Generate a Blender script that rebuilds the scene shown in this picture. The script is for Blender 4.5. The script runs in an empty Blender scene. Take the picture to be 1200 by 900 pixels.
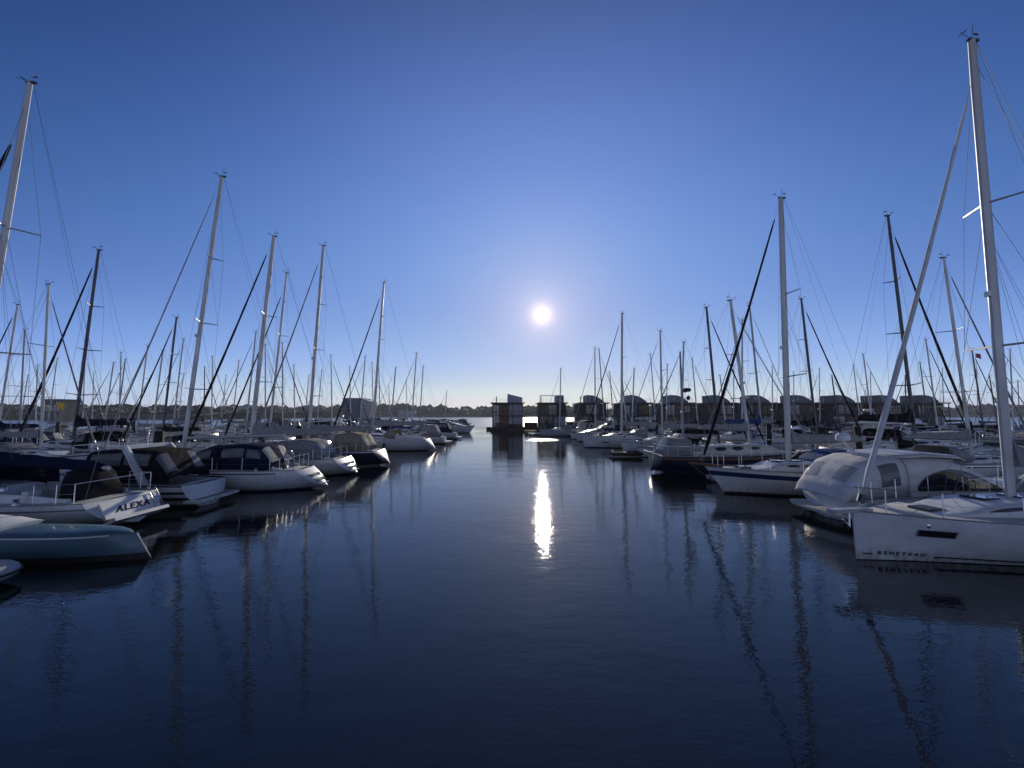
import bpy, bmesh, math, random
from mathutils import Vector, Matrix
random.seed(7)
R = math.radians
S = bpy.context.scene
COL = S.collection

# ------------------------------------------------------------------ camera
CAMH, F, CX, CY, HOR = 3.7, 452.0, 600.0, 450.0, 486.5
PITCH = math.atan((HOR - CY) / F)
cd = bpy.data.cameras.new('camera')
cam = bpy.data.objects.new('camera', cd)
COL.objects.link(cam)
cam.location = (0, 0, CAMH)
cam.rotation_euler = (math.pi / 2 + PITCH, 0, 0)
cd.sensor_fit = 'HORIZONTAL'
cd.angle_x = 2 * math.atan(600.0 / F)
cd.clip_start = 0.1
cd.clip_end = 20000
S.camera = cam
S.render.resolution_x, S.render.resolution_y = 1024, 768

# ------------------------------------------------------------------ light
SUN_EL, SUN_AZ = R(14.75), R(4.5)          # azimuth to the right of +Y
SD = Vector((math.sin(SUN_AZ) * math.cos(SUN_EL), math.cos(SUN_AZ) * math.cos(SUN_EL), math.sin(SUN_EL)))
W = bpy.data.worlds.new('World'); S.world = W; W.use_nodes = True
wn, wl = W.node_tree.nodes, W.node_tree.links
wn.clear()
wo = wn.new('ShaderNodeOutputWorld'); bg = wn.new('ShaderNodeBackground')
sky = wn.new('ShaderNodeTexSky'); sky.sky_type = 'NISHITA'; sky.sun_disc = False
sky.sun_elevation = SUN_EL; sky.sun_rotation = SUN_AZ
sky.air_density = 1.0; sky.dust_density = 0.0; sky.ozone_density = 4.0; sky.altitude = 0
bg.inputs['Strength'].default_value = 0.075
hs = wn.new('ShaderNodeHueSaturation'); hs.inputs['Saturation'].default_value = 1.0
wl.new(sky.outputs[0], hs.inputs['Color'])
geo = wn.new('ShaderNodeTexCoord')
dot = wn.new('ShaderNodeVectorMath'); dot.operation = 'DOT_PRODUCT'
dot.inputs[1].default_value = SD
nrm = wn.new('ShaderNodeVectorMath'); nrm.operation = 'NORMALIZE'
wl.new(geo.outputs['Generated'], nrm.inputs[0]); wl.new(nrm.outputs[0], dot.inputs[0])
def wmath(op, a, b=None, c=None):
    n = wn.new('ShaderNodeMath'); n.operation = op
    for i, v in enumerate((a, b, c)):
        if v is None: continue
        if isinstance(v, (int, float)): n.inputs[i].default_value = v
        else: wl.new(v, n.inputs[i])
    return n.outputs[0]
ang = wmath('ARCCOSINE', wmath('MINIMUM', dot.outputs['Value'], 0.9999999))
def gauss(width, amp):                      # amp * exp(-(ang/width)^2)
    q = wmath('DIVIDE', ang, R(width)); q = wmath('MULTIPLY', q, q)
    return wmath('MULTIPLY', wmath('EXPONENT', wmath('MULTIPLY', q, -1.0)), amp)
disc = wmath('MULTIPLY', wmath('LESS_THAN', ang, R(1.0)), 200.0)
def tint(val, colr):
    n = wn.new('ShaderNodeVectorMath'); n.operation = 'SCALE'
    n.inputs[0].default_value = colr; wl.new(val, n.inputs['Scale']); return n.outputs[0]
def vadd(a, b):
    n = wn.new('ShaderNodeVectorMath'); n.operation = 'ADD'; wl.new(a, n.inputs[0]); wl.new(b, n.inputs[1]); return n.outputs[0]
SKYGLOW = [(disc, (1.0, .93, .78)), (gauss(1.45, 7), (1.0, .78, .40)), (gauss(3.8, 2.0), (1.0, .74, .42)), (gauss(11, 1.5), (1.0, .75, .35)), (gauss(38, 1.3), (.85, .78, .62))]
# the clear evening sky of the place: bluish tint over the physical sky, deeper towards the zenith
sep = wn.new('ShaderNodeSeparateXYZ'); wl.new(nrm.outputs[0], sep.inputs[0])
ramp = wn.new('ShaderNodeValToRGB'); wl.new(sep.outputs['Z'], ramp.inputs[0])
cr = ramp.color_ramp; cr.interpolation = 'B_SPLINE'
cr.elements[0].position = 0.0; cr.elements[0].color = (.40, .30, .36, 1)
cr.elements[1].position = 0.95; cr.elements[1].color = (.24, .37, .68, 1)
for p, c in ((.15, (.66, .84, 1.22, 1)), (.25, (.56, .72, .96, 1)), (.36, (.52, .80, 1.2, 1)), (.55, (.34, .60, 1.22, 1))):
    e = cr.elements.new(p); e.color = c
mul = wn.new('ShaderNodeVectorMath'); mul.operation = 'MULTIPLY'
wl.new(hs.outputs[0], mul.inputs[0]); wl.new(ramp.outputs[0], mul.inputs[1])
tn = wn.new('ShaderNodeMix'); tn.data_type = 'RGBA'; wl.new(gauss(34, 1.0), tn.inputs['Factor'])
tn.inputs['A'].default_value = (1, 1, 1, 1); tn.inputs['B'].default_value = (1.0, .88, .80, 1)
mu2 = wn.new('ShaderNodeVectorMath'); mu2.operation = 'MULTIPLY'; wl.new(mul.outputs[0], mu2.inputs[0]); wl.new(tn.outputs['Result'], mu2.inputs[1])
acc = mu2.outputs[0]
zc = wmath('MAXIMUM', sep.outputs['Z'], 0.0)
haze = wmath('EXPONENT', wmath('MULTIPLY', zc, -1 / .13))
SKYGLOW.append((haze, (2.45, 3.45, 5.8)))
# warm glow added to the unseen sky behind the camera, lights the hulls
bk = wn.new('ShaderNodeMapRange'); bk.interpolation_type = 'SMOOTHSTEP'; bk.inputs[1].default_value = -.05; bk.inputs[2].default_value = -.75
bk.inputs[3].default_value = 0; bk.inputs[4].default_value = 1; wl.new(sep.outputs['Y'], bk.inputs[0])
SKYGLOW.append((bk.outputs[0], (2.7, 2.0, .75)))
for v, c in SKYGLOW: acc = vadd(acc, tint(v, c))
# colour balance of the sky: smooth in height and in the angle from the sun
CORR = [[-0.736, -0.331, -1.773, 0.102, 1.117, 2.821], [-0.717, 0.057, -2.214, -0.232, 1.364, 3.391], [-0.008, -0.735, -2.818, -0.932, 0.812, 4.72]]
zc = wmath('MAXIMUM', zc, .06); csun = wmath('MAXIMUM', wmath('COSINE', ang), .25); z2 = wmath('MULTIPLY', zc, zc); ez = wmath('EXPONENT', wmath('MULTIPLY', zc, -1 / .09)); cz = wmath('MULTIPLY', csun, zc)
chan = wn.new('ShaderNodeCombineXYZ')
for i_ in range(3):
    q_ = CORR[i_]; t_ = wmath('MULTIPLY_ADD', zc, q_[1], q_[0]); t_ = wmath('MULTIPLY_ADD', z2, q_[2], t_); t_ = wmath('MULTIPLY_ADD', csun, q_[3], t_); t_ = wmath('MULTIPLY_ADD', ez, q_[4], t_); t_ = wmath('MULTIPLY_ADD', cz, q_[5], t_)
    wl.new(wmath('EXPONENT', t_), chan.inputs[i_])
mu3 = wn.new('ShaderNodeVectorMath'); mu3.operation = 'MULTIPLY'; wl.new(acc, mu3.inputs[0]); wl.new(chan.outputs[0], mu3.inputs[1]); acc = mu3.outputs[0]
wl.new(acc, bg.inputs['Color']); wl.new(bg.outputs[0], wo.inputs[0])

sl = bpy.data.lights.new('sun', 'SUN'); sl.energy = 2.7; sl.angle = R(0.53); sl.color = (1, .90, .76)
so = bpy.data.objects.new('sun', sl); COL.objects.link(so)
so.rotation_euler = SD.to_track_quat('Z', 'Y').to_euler()
S.view_settings.view_transform = 'Standard'; S.view_settings.look = 'None'
S.view_settings.exposure = 0.6; S.view_settings.gamma = 1.0

S.cycles.max_bounces = 8; S.cycles.transparent_max_bounces = 12
S.cycles.caustics_reflective = False; S.cycles.caustics_refractive = False
S.cycles.sample_clamp_indirect = 4.0

# ------------------------------------------------------------------ pixel -> world
def ray(px, py):
    u, v = (px - CX) / F, (CY - py) / F
    c, s = math.cos(PITCH), math.sin(PITCH)
    return Vector((u, c - v * s, s + v * c))
def at(px, py, z=0.0):
    d = ray(px, py); k = (z - CAMH) / d.z
    return Vector((0, 0, CAMH)) + d * k
def atY(px, py, y):
    d = ray(px, py); return Vector((0, 0, CAMH)) + d * (y / d.y)

# ------------------------------------------------------------------ materials
MATS = {}
def mat(name, col, rough=.5, metal=0.0, spec=.5, noise=None, bump=None, coat=0, alpha=None, trans=0):
    if name in MATS: return MATS[name]
    m = bpy.data.materials.new(name); m.use_nodes = True
    n, l = m.node_tree.nodes, m.node_tree.links
    b = n['Principled BSDF']
    b.inputs['Base Color'].default_value = (*col, 1); b.inputs['Roughness'].default_value = rough
    b.inputs['Metallic'].default_value = metal; b.inputs['Specular IOR Level'].default_value = spec
    b.inputs['Coat Weight'].default_value = coat
    if alpha is not None: b.inputs['Alpha'].default_value = alpha
    tc = n.new('ShaderNodeTexCoord')
    if noise:                                   # (scale, amount, (sx,sy,sz))
        sc, am = noise[0], noise[1]; st = noise[2] if len(noise) > 2 else (1, 1, 1)
        mp = n.new('ShaderNodeMapping'); mp.inputs['Scale'].default_value = st
        l.new(tc.outputs['Object'], mp.inputs[0])
        t = n.new('ShaderNodeTexNoise'); t.inputs['Scale'].default_value = sc; t.inputs['Detail'].default_value = 6
        l.new(mp.outputs[0], t.inputs['Vector'])
        r = n.new('ShaderNodeMapRange'); r.inputs[1].default_value = .3; r.inputs[2].default_value = .7
        r.inputs[3].default_value = 1 - am; r.inputs[4].default_value = 1 + am * .35
        l.new(t.outputs[0], r.inputs[0])
        v = n.new('ShaderNodeVectorMath'); v.operation = 'SCALE'; v.inputs[0].default_value = col
        l.new(r.outputs[0], v.inputs['Scale']); l.new(v.outputs[0], b.inputs['Base Color'])
        rr = n.new('ShaderNodeMapRange'); rr.inputs[1].default_value = .3; rr.inputs[2].default_value = .7
        rr.inputs[3].default_value = min(1, rough * 1.35); rr.inputs[4].default_value = rough * .8
        l.new(t.outputs[0], rr.inputs[0]); l.new(rr.outputs[0], b.inputs['Roughness'])
    if name.startswith('gelcoat_white') or name.startswith('gelcoat_cream') or name.startswith('gelcoat_grey'):
        sx = n.new('ShaderNodeSeparateXYZ'); l.new(tc.outputs['Object'], sx.inputs[0])
        mz_ = n.new('ShaderNodeMapRange'); mz_.inputs[1].default_value = .08; mz_.inputs[2].default_value = .42; mz_.inputs[3].default_value = .75; mz_.inputs[4].default_value = 0; l.new(sx.outputs['Z'], mz_.inputs[0])
        mp3 = n.new('ShaderNodeMapping'); mp3.inputs['Scale'].default_value = (5, 5, .9); l.new(tc.outputs['Object'], mp3.inputs[0])
        t3 = n.new('ShaderNodeTexNoise'); t3.inputs['Scale'].default_value = 1.6; t3.inputs['Detail'].default_value = 5; l.new(mp3.outputs[0], t3.inputs['Vector'])
        r3 = n.new('ShaderNodeMapRange'); r3.inputs[1].default_value = .38; r3.inputs[2].default_value = .66; l.new(t3.outputs[0], r3.inputs[0])
        k3 = n.new('ShaderNodeMath'); k3.operation = 'MULTIPLY'; l.new(mz_.outputs[0], k3.inputs[0]); l.new(r3.outputs[0], k3.inputs[1])
        st3 = n.new('ShaderNodeMapRange'); st3.inputs[1].default_value = .55; st3.inputs[2].default_value = .75; st3.inputs[3].default_value = 0; st3.inputs[4].default_value = .22; l.new(t3.outputs[0], st3.inputs[0])
        mx3 = n.new('ShaderNodeMath'); mx3.operation = 'MAXIMUM'; l.new(k3.outputs[0], mx3.inputs[0]); l.new(st3.outputs[0], mx3.inputs[1])
        cm = n.new('ShaderNodeMix'); cm.data_type = 'RGBA'; cm.inputs['B'].default_value = (.23, .20, .13, 1)
        l.new(mx3.outputs[0], cm.inputs['Factor']); l.new(v.outputs[0], cm.inputs['A']); l.new(cm.outputs['Result'], b.inputs['Base Color'])
    if bump:                                    # (scale, strength, distance, stretch)
        mp2 = n.new('ShaderNodeMapping'); mp2.inputs['Scale'].default_value = bump[3] if len(bump) > 3 else (1, 1, 1)
        l.new(tc.outputs['Object'], mp2.inputs[0])
        t2 = n.new('ShaderNodeTexNoise'); t2.inputs['Scale'].default_value = bump[0]; t2.inputs['Detail'].default_value = 4
        l.new(mp2.outputs[0], t2.inputs['Vector'])
        bn = n.new('ShaderNodeBump'); bn.inputs['Strength'].default_value = bump[1]; bn.inputs['Distance'].default_value = bump[2]
        l.new(t2.outputs[0], bn.inputs['Height']); l.new(bn.outputs[0], b.inputs['Normal'])
    MATS[name] = m
    return m
gel = mat('gelcoat_white', (.66, .67, .67), .38, noise=(1.3, .18, (1, 1, 3)))
gel2 = mat('gelcoat_cream', (.58, .56, .50), .33, noise=(1.7, .2, (1, 1, 3)))
gel3 = mat('gelcoat_grey', (.42, .44, .47), .33, noise=(1.7, .2, (1, 1, 3)))
navy = mat('gelcoat_navy', (.012, .018, .045), .3, noise=(2, .2), spec=.35)
black_h = mat('gelcoat_black', (.012, .013, .016), .3, noise=(2, .2), spec=.35)
teal = mat('gelcoat_teal', (.055, .125, .165), .4, noise=(1.4, .22, (1, 1, 2)), coat=.15)
deckm = mat('deck_nonslip', (.52, .53, .53), .65, noise=(4, .14), bump=(90, .2, .01))
deckd = mat('deck_grey', (.30, .31, .32), .7, noise=(4, .15))
teak = mat('teak_deck', (.20, .14, .085), .7, noise=(3, .3, (1, 14, 1)))
antiblue = mat('antifoul_blue', (.012, .03, .085), .7, noise=(5, .3))
antiblk = mat('antifoul_black', (.012, .012, .014), .7, noise=(5, .3))
stripeb = mat('stripe_blue', (.012, .025, .10), .3)
stripek = mat('stripe_black', (.012, .012, .013), .3)
stripew = mat('stripe_white', (.7, .7, .7), .3)
stripeg = mat('stripe_grey', (.18, .19, .2), .35)
alu = mat('mast_aluminium', (.50, .49, .46), .42, metal=.35, noise=(3, .12, (1, 1, .2)))
alud = mat('mast_dark', (.045, .045, .05), .35, noise=(3, .12))
alug = mat('mast_grey', (.30, .30, .31), .4, metal=.3, noise=(3, .12))
wire = mat('wire_steel', (.22, .22, .23), .7, spec=.2)
steel = mat('stainless_steel', (.62, .62, .64), .3, metal=1.0)
rope = mat('rope', (.24, .23, .21), .9, spec=.1)
cnavy = mat('canvas_navy', (.010, .014, .045), .9, spec=.03, bump=(9, .5, .006, (1, 1, .35)), noise=(5, .25))
cblack = mat('canvas_black', (.016, .016, .02), .9, spec=.03, bump=(9, .5, .006, (1, 1, .35)), noise=(5, .25))
cgrey = mat('canvas_grey', (.28, .28, .29), .9, spec=.03, bump=(9, .5, .006, (1, 1, .35)), noise=(5, .2))
ccream = mat('canvas_cream', (.52, .50, .45), .85, spec=.03, bump=(8, .6, .008, (1, 1, .35)), noise=(4, .16))
cwhite = mat('canvas_white', (.62, .62, .62), .8, spec=.03, bump=(5, .6, .014, (1, 1, .3)), noise=(3, .15))
cblue = mat('canvas_blue', (.02, .06, .20), .9, spec=.03, bump=(9, .5, .006, (1, 1, .35)), noise=(5, .2))
ctan = mat('canvas_tan', (.33, .27, .20), .9, spec=.03, bump=(9, .5, .006, (1, 1, .35)), noise=(5, .2))
cred = mat('canvas_maroon', (.10, .018, .02), .9, spec=.03, bump=(9, .5, .006, (1, 1, .35)), noise=(5, .2))
glass = mat('window_glass', (.012, .014, .017), .06, spec=.9)
vinyl = mat('clear_vinyl', (.33, .34, .35), .12, spec=.8, alpha=.42, bump=(5, .35, .03))
vinyl_d = mat('smoked_vinyl', (.10, .10, .11), .15, spec=.7, alpha=.7, bump=(5, .35, .02))
rubber = mat('rubber_black', (.015, .015, .016), .6)
fendw = mat('fender_white', (.6, .6, .6), .4)
fendb = mat('fender_navy', (.012, .02, .06), .45)
dink = mat('inflatable_grey', (.36, .37, .38), .5)
wood_p = mat('wet_pile_wood', (.014, .013, .012), .8, noise=(3, .4, (1, 1, .3)), bump=(12, .6, .03, (1, 1, .1)))
wood_w = mat('varnished_wood', (.16, .075, .035), .35, noise=(4, .3, (1, 8, 8)))
pont = mat('pontoon_wood', (.20, .185, .165), .85, noise=(3, .3, (1, 8, 1)))
conc = mat('pontoon_concrete', (.20, .20, .20), .9, noise=(3, .3))
letter = mat('lettering_dark', (.012, .013, .02), .85, spec=.1)
lettg = mat('lettering_grey', (.16, .16, .17), .4)
yellow = mat('flag_yellow', (.75, .50, .05), .8)
redw = mat('flag_red', (.35, .07, .05), .8)
radomem = mat('radome_white', (.7, .7, .7), .35)

# ------------------------------------------------------------------ mesh helpers
class MB:
    def __init__(s): s.v = []; s.f = []; s.m = []
    def add(s, vs, fs, mi=0):
        o = len(s.v); s.v += [tuple(v) for v in vs]; s.f += [tuple(i + o for i in f) for f in fs]; s.m += [mi] * len(fs)
    def box(s, x0, x1, y0, y1, z0, z1, mi=0, M=None):
        vs = [Vector((x, y, z)) for z in (z0, z1) for x, y in ((x0, y0), (x1, y0), (x1, y1), (x0, y1))]
        if M: vs = [M @ v for v in vs]
        s.add(vs, [(3, 2, 1, 0), (4, 5, 6, 7), (0, 1, 5, 4), (1, 2, 6, 5), (2, 3, 7, 6), (3, 0, 4, 7)], mi)
    def tube(s, pts, r, n=6, mi=0, cap=True, ry=None):
        pts = [Vector(p) for p in pts]
        if not hasattr(r, '__len__'): r = [r] * len(pts)
        vs, fs = [], []
        for i, p in enumerate(pts):
            t = (pts[min(i + 1, len(pts) - 1)] - pts[max(i - 1, 0)]).normalized()
            a = Vector((0, 1, 0)) if abs(t.y) < .9 else Vector((1, 0, 0))
            u = (a - t * a.dot(t)).normalized(); w = t.cross(u)
            for k in range(n):
                th = 2 * math.pi * k / n
                vs.append(p + u * (r[i] * (ry or 1) * math.cos(th)) + w * (r[i] * math.sin(th)))
        for i in range(len(pts) - 1):
            for k in range(n):
                k2 = (k + 1) % n
                fs.append((i * n + k, i * n + k2, (i + 1) * n + k2, (i + 1) * n + k))
        if cap:
            fs.append(tuple(range(n))[::-1]); fs.append(tuple((len(pts) - 1) * n + k for k in range(n)))
        s.add(vs, fs, mi)
    def grid(s, rows, mi=0, close=False, caps=False):
        n = len(rows[0]); vs = [p for r in rows for p in r]; fs = []
        for i in range(len(rows) - 1):
            for k in range(n if close else n - 1):
                k2 = (k + 1) % n
                fs.append((i * n + k, i * n + k2, (i + 1) * n + k2, (i + 1) * n + k))
        if caps:
            fs.append(tuple(range(n))[::-1]); fs.append(tuple((len(rows) - 1) * n + k for k in range(n)))
        s.add(vs, fs, mi)
    def ball(s, c, rx, ry, rz, n=8, mi=0):
        rows = []
        for i in range(1, n):
            th = math.pi * i / n
            rows.append([Vector((c[0] + rx * math.sin(th) * math.cos(2 * math.pi * k / (n + 2)), c[1] + ry * math.sin(th) * math.sin(2 * math.pi * k / (n + 2)), c[2] + rz * math.cos(th))) for k in range(n + 2)])
        s.grid(rows, mi, close=True, caps=True)
    def panel(s, a, b, t, mi=0):                # thickened quad strip: list a -> list b offset by t
        pass
    def build(s, name, mats, parent=None, smooth=True, solid=0):
        me = bpy.data.meshes.new(name); me.from_pydata(s.v, [], s.f)
        if not isinstance(mats, (list, tuple)): mats = [mats]
        for m in mats: me.materials.append(m)
        for p, mi in zip(me.polygons, s.m): p.material_index = mi
        bm = bmesh.new(); bm.from_mesh(me)
        bmesh.ops.recalc_face_normals(bm, faces=bm.faces)
        bm.to_mesh(me); bm.free()
        if smooth:
            me.polygons.foreach_set('use_smooth', [True] * len(me.polygons))
            me.set_sharp_from_angle(angle=R(38))
        me.update()
        o = bpy.data.objects.new(name, me); COL.objects.link(o)
        if parent: o.parent = parent
        if solid:
            md = o.modifiers.new('solid', 'SOLIDIFY'); md.thickness = solid; md.offset = -1
        return o
def empty(name, loc=(0, 0, 0), rz=0):
    o = bpy.data.objects.new(name, None); COL.objects.link(o); o.location = loc; o.rotation_euler = (0, 0, rz)
    o.empty_display_size = .3
    return o
def tag(o, label=None, cat=None, group=None, kind=None):
    if label: o['label'] = label
    if cat: o['category'] = cat
    if group: o['group'] = group
    if kind: o['kind'] = kind
    return o
KIDS = {}
def kids(o):
    return [c for c in COL.objects if c.parent == o]
def tree_of(o):
    return (o, [tree_of(c) for c in kids(o)])
def copy_tree(t, parent=None):
    o, ch = t
    c = o.copy(); COL.objects.link(c); c.parent = parent
    for q in ch: copy_tree(q, c)
    return c

class Arch:
    """superellipse arches: sections (x, halfwidth, zbase, height, exponent)"""
    def __init__(s, secs): s.s = secs
    def pt(s, q, ph, off=0.0):
        q = max(0, min(len(s.s) - 1.0001, q)); i = int(q); t = q - i
        a = [s.s[i][k] * (1 - t) + s.s[i + 1][k] * t for k in range(5)]
        c, sn = math.cos(ph), math.sin(ph)
        return Vector((a[0], (a[1] + off) * math.copysign(abs(c) ** a[4], c), a[2] + (a[3] + off) * abs(sn) ** a[4]))
    def surf(s, mb, mi=0, n=16, sub=1, caps=True, q0=0, q1=None):
        q1 = len(s.s) - 1 if q1 is None else q1
        m = max(1, int((q1 - q0) * sub)); rows = []
        for i in range(m + 1):
            q = q0 + (q1 - q0) * i / m
            rows.append([s.pt(q, math.pi * k / n) for k in range(n + 1)])
        mb.grid(rows, mi, caps=caps)
    def patch(s, mb, qa, qb, pa, pb, off=.008, mi=0, n=6, shape=None, m=4):
        """closed thin slab over the surface"""
        out, inn = [], []
        for i in range(m + 1):
            t = i / m; ra, ri = [], []
            for k in range(n + 1):
                w = k / n
                a, b = pa, pb
                if shape: a, b = shape(t)
                ph = a + (b - a) * w
                ra.append(s.pt(qa + (qb - qa) * t, ph, off)); ri.append(s.pt(qa + (qb - qa) * t, ph, off - .03))
            out.append(ra); inn.append(ri)
        vs = [p for r in out for p in r] + [p for r in inn for p in r]
        N = n + 1; T = N * (m + 1); fs = []
        for i in range(m):
            for k in range(n):
                fs.append((i * N + k, i * N + k + 1, (i + 1) * N + k + 1, (i + 1) * N + k))
                fs.append((T + i * N + k, T + (i + 1) * N + k, T + (i + 1) * N + k + 1, T + i * N + k + 1))
        for i in range(m):
            for k in (0, n):
                a, b = i * N + k, (i + 1) * N + k; fs.append((a, b, T + b, T + a))
        for k in range(n):
            for i in (0, m):
                a, b = i * N + k, i * N + k + 1; fs.append((a, b, T + b, T + a))
        mb.add(vs, fs, mi)

def text_mesh(name, txt, size, M, parent, material, shear=0, spacing=1.0, extrude=.004, xs=1.0, bold=0):
    c = bpy.data.curves.new(name, 'FONT'); c.body = txt; c.size = size; c.shear = shear; c.extrude = extrude; c.space_character = spacing; c.offset = bold
    c.align_x = 'CENTER'; c.align_y = 'CENTER'
    t = bpy.data.objects.new('tmp_text', c); COL.objects.link(t)
    dg = bpy.context.evaluated_depsgraph_get(); me = bpy.data.meshes.new_from_object(t.evaluated_get(dg))
    bpy.data.objects.remove(t); bpy.data.curves.remove(c)
    me.transform(M @ Matrix.Diagonal((xs, 1, 1, 1))); me.materials.clear(); me.materials.append(material); me.name = name
    o = bpy.data.objects.new(name, me); COL.objects.link(o); o.parent = parent
    return o

# ------------------------------------------------------------------ boats
def lerp(a, b, t): return a + (b - a) * t
def smooth(t): t = max(0, min(1, t)); return t * t * (3 - 2 * t)

class Hull:
    def __init__(s, ls, lb, beam, fs, fb, sw=.7, scoop=.5, stem=.5, belly=.42, fine=2.3, flare=0.0, spring=.06, ex=2.6, bulge=.16, lift=-.3):
        s.ls, s.lb, s.B, s.fs, s.fb, s.sw, s.scoop, s.stem, s.belly, s.fine, s.flare, s.spring, s.ex = ls, lb, beam / 2, fs, fb, sw, scoop, stem, belly, fine, flare, spring, ex
        s.L = ls + lb; s.bulge = bulge; s.lift = lift
    def half(s, t):
        t = max(0, min(1, t))
        if t < s.belly: f = s.sw + (1 - s.sw) * math.sin(math.pi / 2 * t / s.belly)
        else: f = 1 - ((t - s.belly) / (1 - s.belly)) ** s.fine
        return max(s.B * f, .025)
    def zk(s, t): return -.45 + (.45 + s.lift) * (1 - smooth(max(0, t) / .24))
    def sheer(s, t):
        return lerp(s.fs, s.fb, max(0, t) ** 1.4) - s.spring * math.sin(math.pi * t)
    def xz(s, t, z):
        x = -s.ls + s.L * t
        q = max(-.3, min(1, z / s.sheer(t)))
        x -= s.stem * (1 - q) * smooth((t - .55) / .45)
        x += s.scoop * q * (1 - smooth(t / .22))
        return x
    def pt(s, t, z):
        t = max(0, min(1, t)); zk = s.zk(t); uu = max(0, min(1, (z - zk) / (s.sheer(t) - zk)))
        e = lerp(s.ex, 1.15, smooth((t - .45) / .55))
        y = s.half(t) * (1 - (1 - uu) ** e) * (1 + s.flare * (uu - 1) * smooth((t - .3) / .5))
        return Vector((s.xz(t, z), y, z))
    def mesh(s, name, mats, parent, bands, n=26, boot=.10, af=.02, transom=0):
        """mats [topside, antifoul, boot stripe, band...]; bands: list of (f0,f1,mi,t0,t1) in the fraction of freeboard"""
        ts = [i / n for i in range(n + 1)]; ts = [t ** .96 for t in ts]
        fr = sorted(set([0, .25, .5, .75, 1] + [b[0] for b in bands] + [b[1] for b in bands]))
        mb = MB()
        def rowz(t):
            sh = s.sheer(t)
            zz = s.zk(t) + .02
            return [max(zz, q) for q in (-.42, -.2, af, boot)] + [max(zz, boot + (sh - boot) * f) for f in fr[1:]]
        nz = len(rowz(0))
        for side in (1, -1):
            vs = []
            for t in ts:
                for z in rowz(t):
                    p = s.pt(t, z); vs.append((p.x, p.y * side, p.z))
            base = len(mb.v)
            for i in range(n):
                for k in range(nz - 1):
                    if k < 2: mi = 1
                    elif k == 2: mi = 2
                    else:
                        f0 = fr[k - 3]; mi = 0
                        tm = (ts[i] + ts[i + 1]) / 2
                        for b in bands:
                            if b[0] - 1e-6 <= f0 < b[1] - 1e-6 and b[3] <= tm <= b[4]: mi = b[2]
                    a = i * nz + k
                    if k == 0 and i == 0: pass
                    mb.f.append(tuple(base + q for q in (a, a + nz, a + nz + 1, a + 1))); mb.m.append(mi)
            mb.v += vs
        m = len(mb.v) // 2
        i = n
        for k in range(nz - 1):
            a = i * nz + k; mb.f.append((a, a + 1, m + a + 1, m + a)); mb.m.append(1 if k < 2 else 0)
        rows = []                                            # transom, bulging aft
        for k in range(nz):
            p = Vector(mb.v[k]); rows.append([Vector((p.x - s.bulge * (1 - w * w), p.y * w, p.z)) for w in [1 - j / 5 for j in range(11)]])
        mb.grid(rows[:3], 1); mb.grid(rows[2:], transom)
        for i in range(n):
            mb.f.append((i * nz, m + i * nz, m + (i + 1) * nz, (i + 1) * nz)); mb.m.append(1)
        return mb.build(name, mats, parent)
    def deck(s, name, material, parent, cockpit=None, depth=.42, wf=.58, n=26, wellmat=None, camber=.06):
        """deck inside the sheer; cockpit=(t0,t1) is a sunk well"""
        cuts = set([i / n for i in range(n + 1)])
        if cockpit: cuts |= {cockpit[0], cockpit[1]}
        ts = sorted(cuts); mb = MB()
        def z(t, w): return s.sheer(t) - .035 + camber * (1 - w * w) * min(1, s.half(t))
        def P(t, w, dz=0): return Vector((s.xz(t, s.sheer(t)), s.half(t) * .985 * w, z(t, w) - dz))
        ws = [-1, -.8, -wf, -.25, 0, .25, wf, .8, 1]
        for i in range(len(ts) - 1):
            a, b = ts[i], ts[i + 1]; tm = (a + b) / 2
            well = cockpit and cockpit[0] < tm < cockpit[1]
            for k in range(len(ws) - 1):
                w0, w1 = ws[k], ws[k + 1]
                sunk = well and w0 >= -wf - 1e-6 and w1 <= wf + 1e-6
                dz = depth if sunk else 0
                mb.add([P(a, w0, dz), P(b, w0, dz), P(b, w1, dz), P(a, w1, dz)], [(0, 1, 2, 3)], 1 if sunk else 0)
                if sunk and (abs(w0 + wf) < 1e-6):
                    mb.add([P(a, w0), P(b, w0), P(b, w0, dz), P(a, w0, dz)], [(0, 1, 2, 3)])
                if sunk and (abs(w1 - wf) < 1e-6):
                    mb.add([P(a, w1), P(b, w1), P(b, w1, dz), P(a, w1, dz)], [(0, 1, 2, 3)])
                if sunk and abs(a - cockpit[0]) < 1e-6: mb.add([P(a, w0), P(a, w1), P(a, w1, dz), P(a, w0, dz)], [(0, 1, 2, 3)])
                if sunk and abs(b - cockpit[1]) < 1e-6: mb.add([P(b, w0), P(b, w1), P(b, w1, dz), P(b, w0, dz)], [(0, 1, 2, 3)])
        return mb.build(name, [material, wellmat or material], parent)
    def edge(s, t, side, inset=.06, dz=0):
        return Vector((s.xz(t, s.sheer(t)), side * max(0, s.half(t) - inset), s.sheer(t) + dz))

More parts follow.
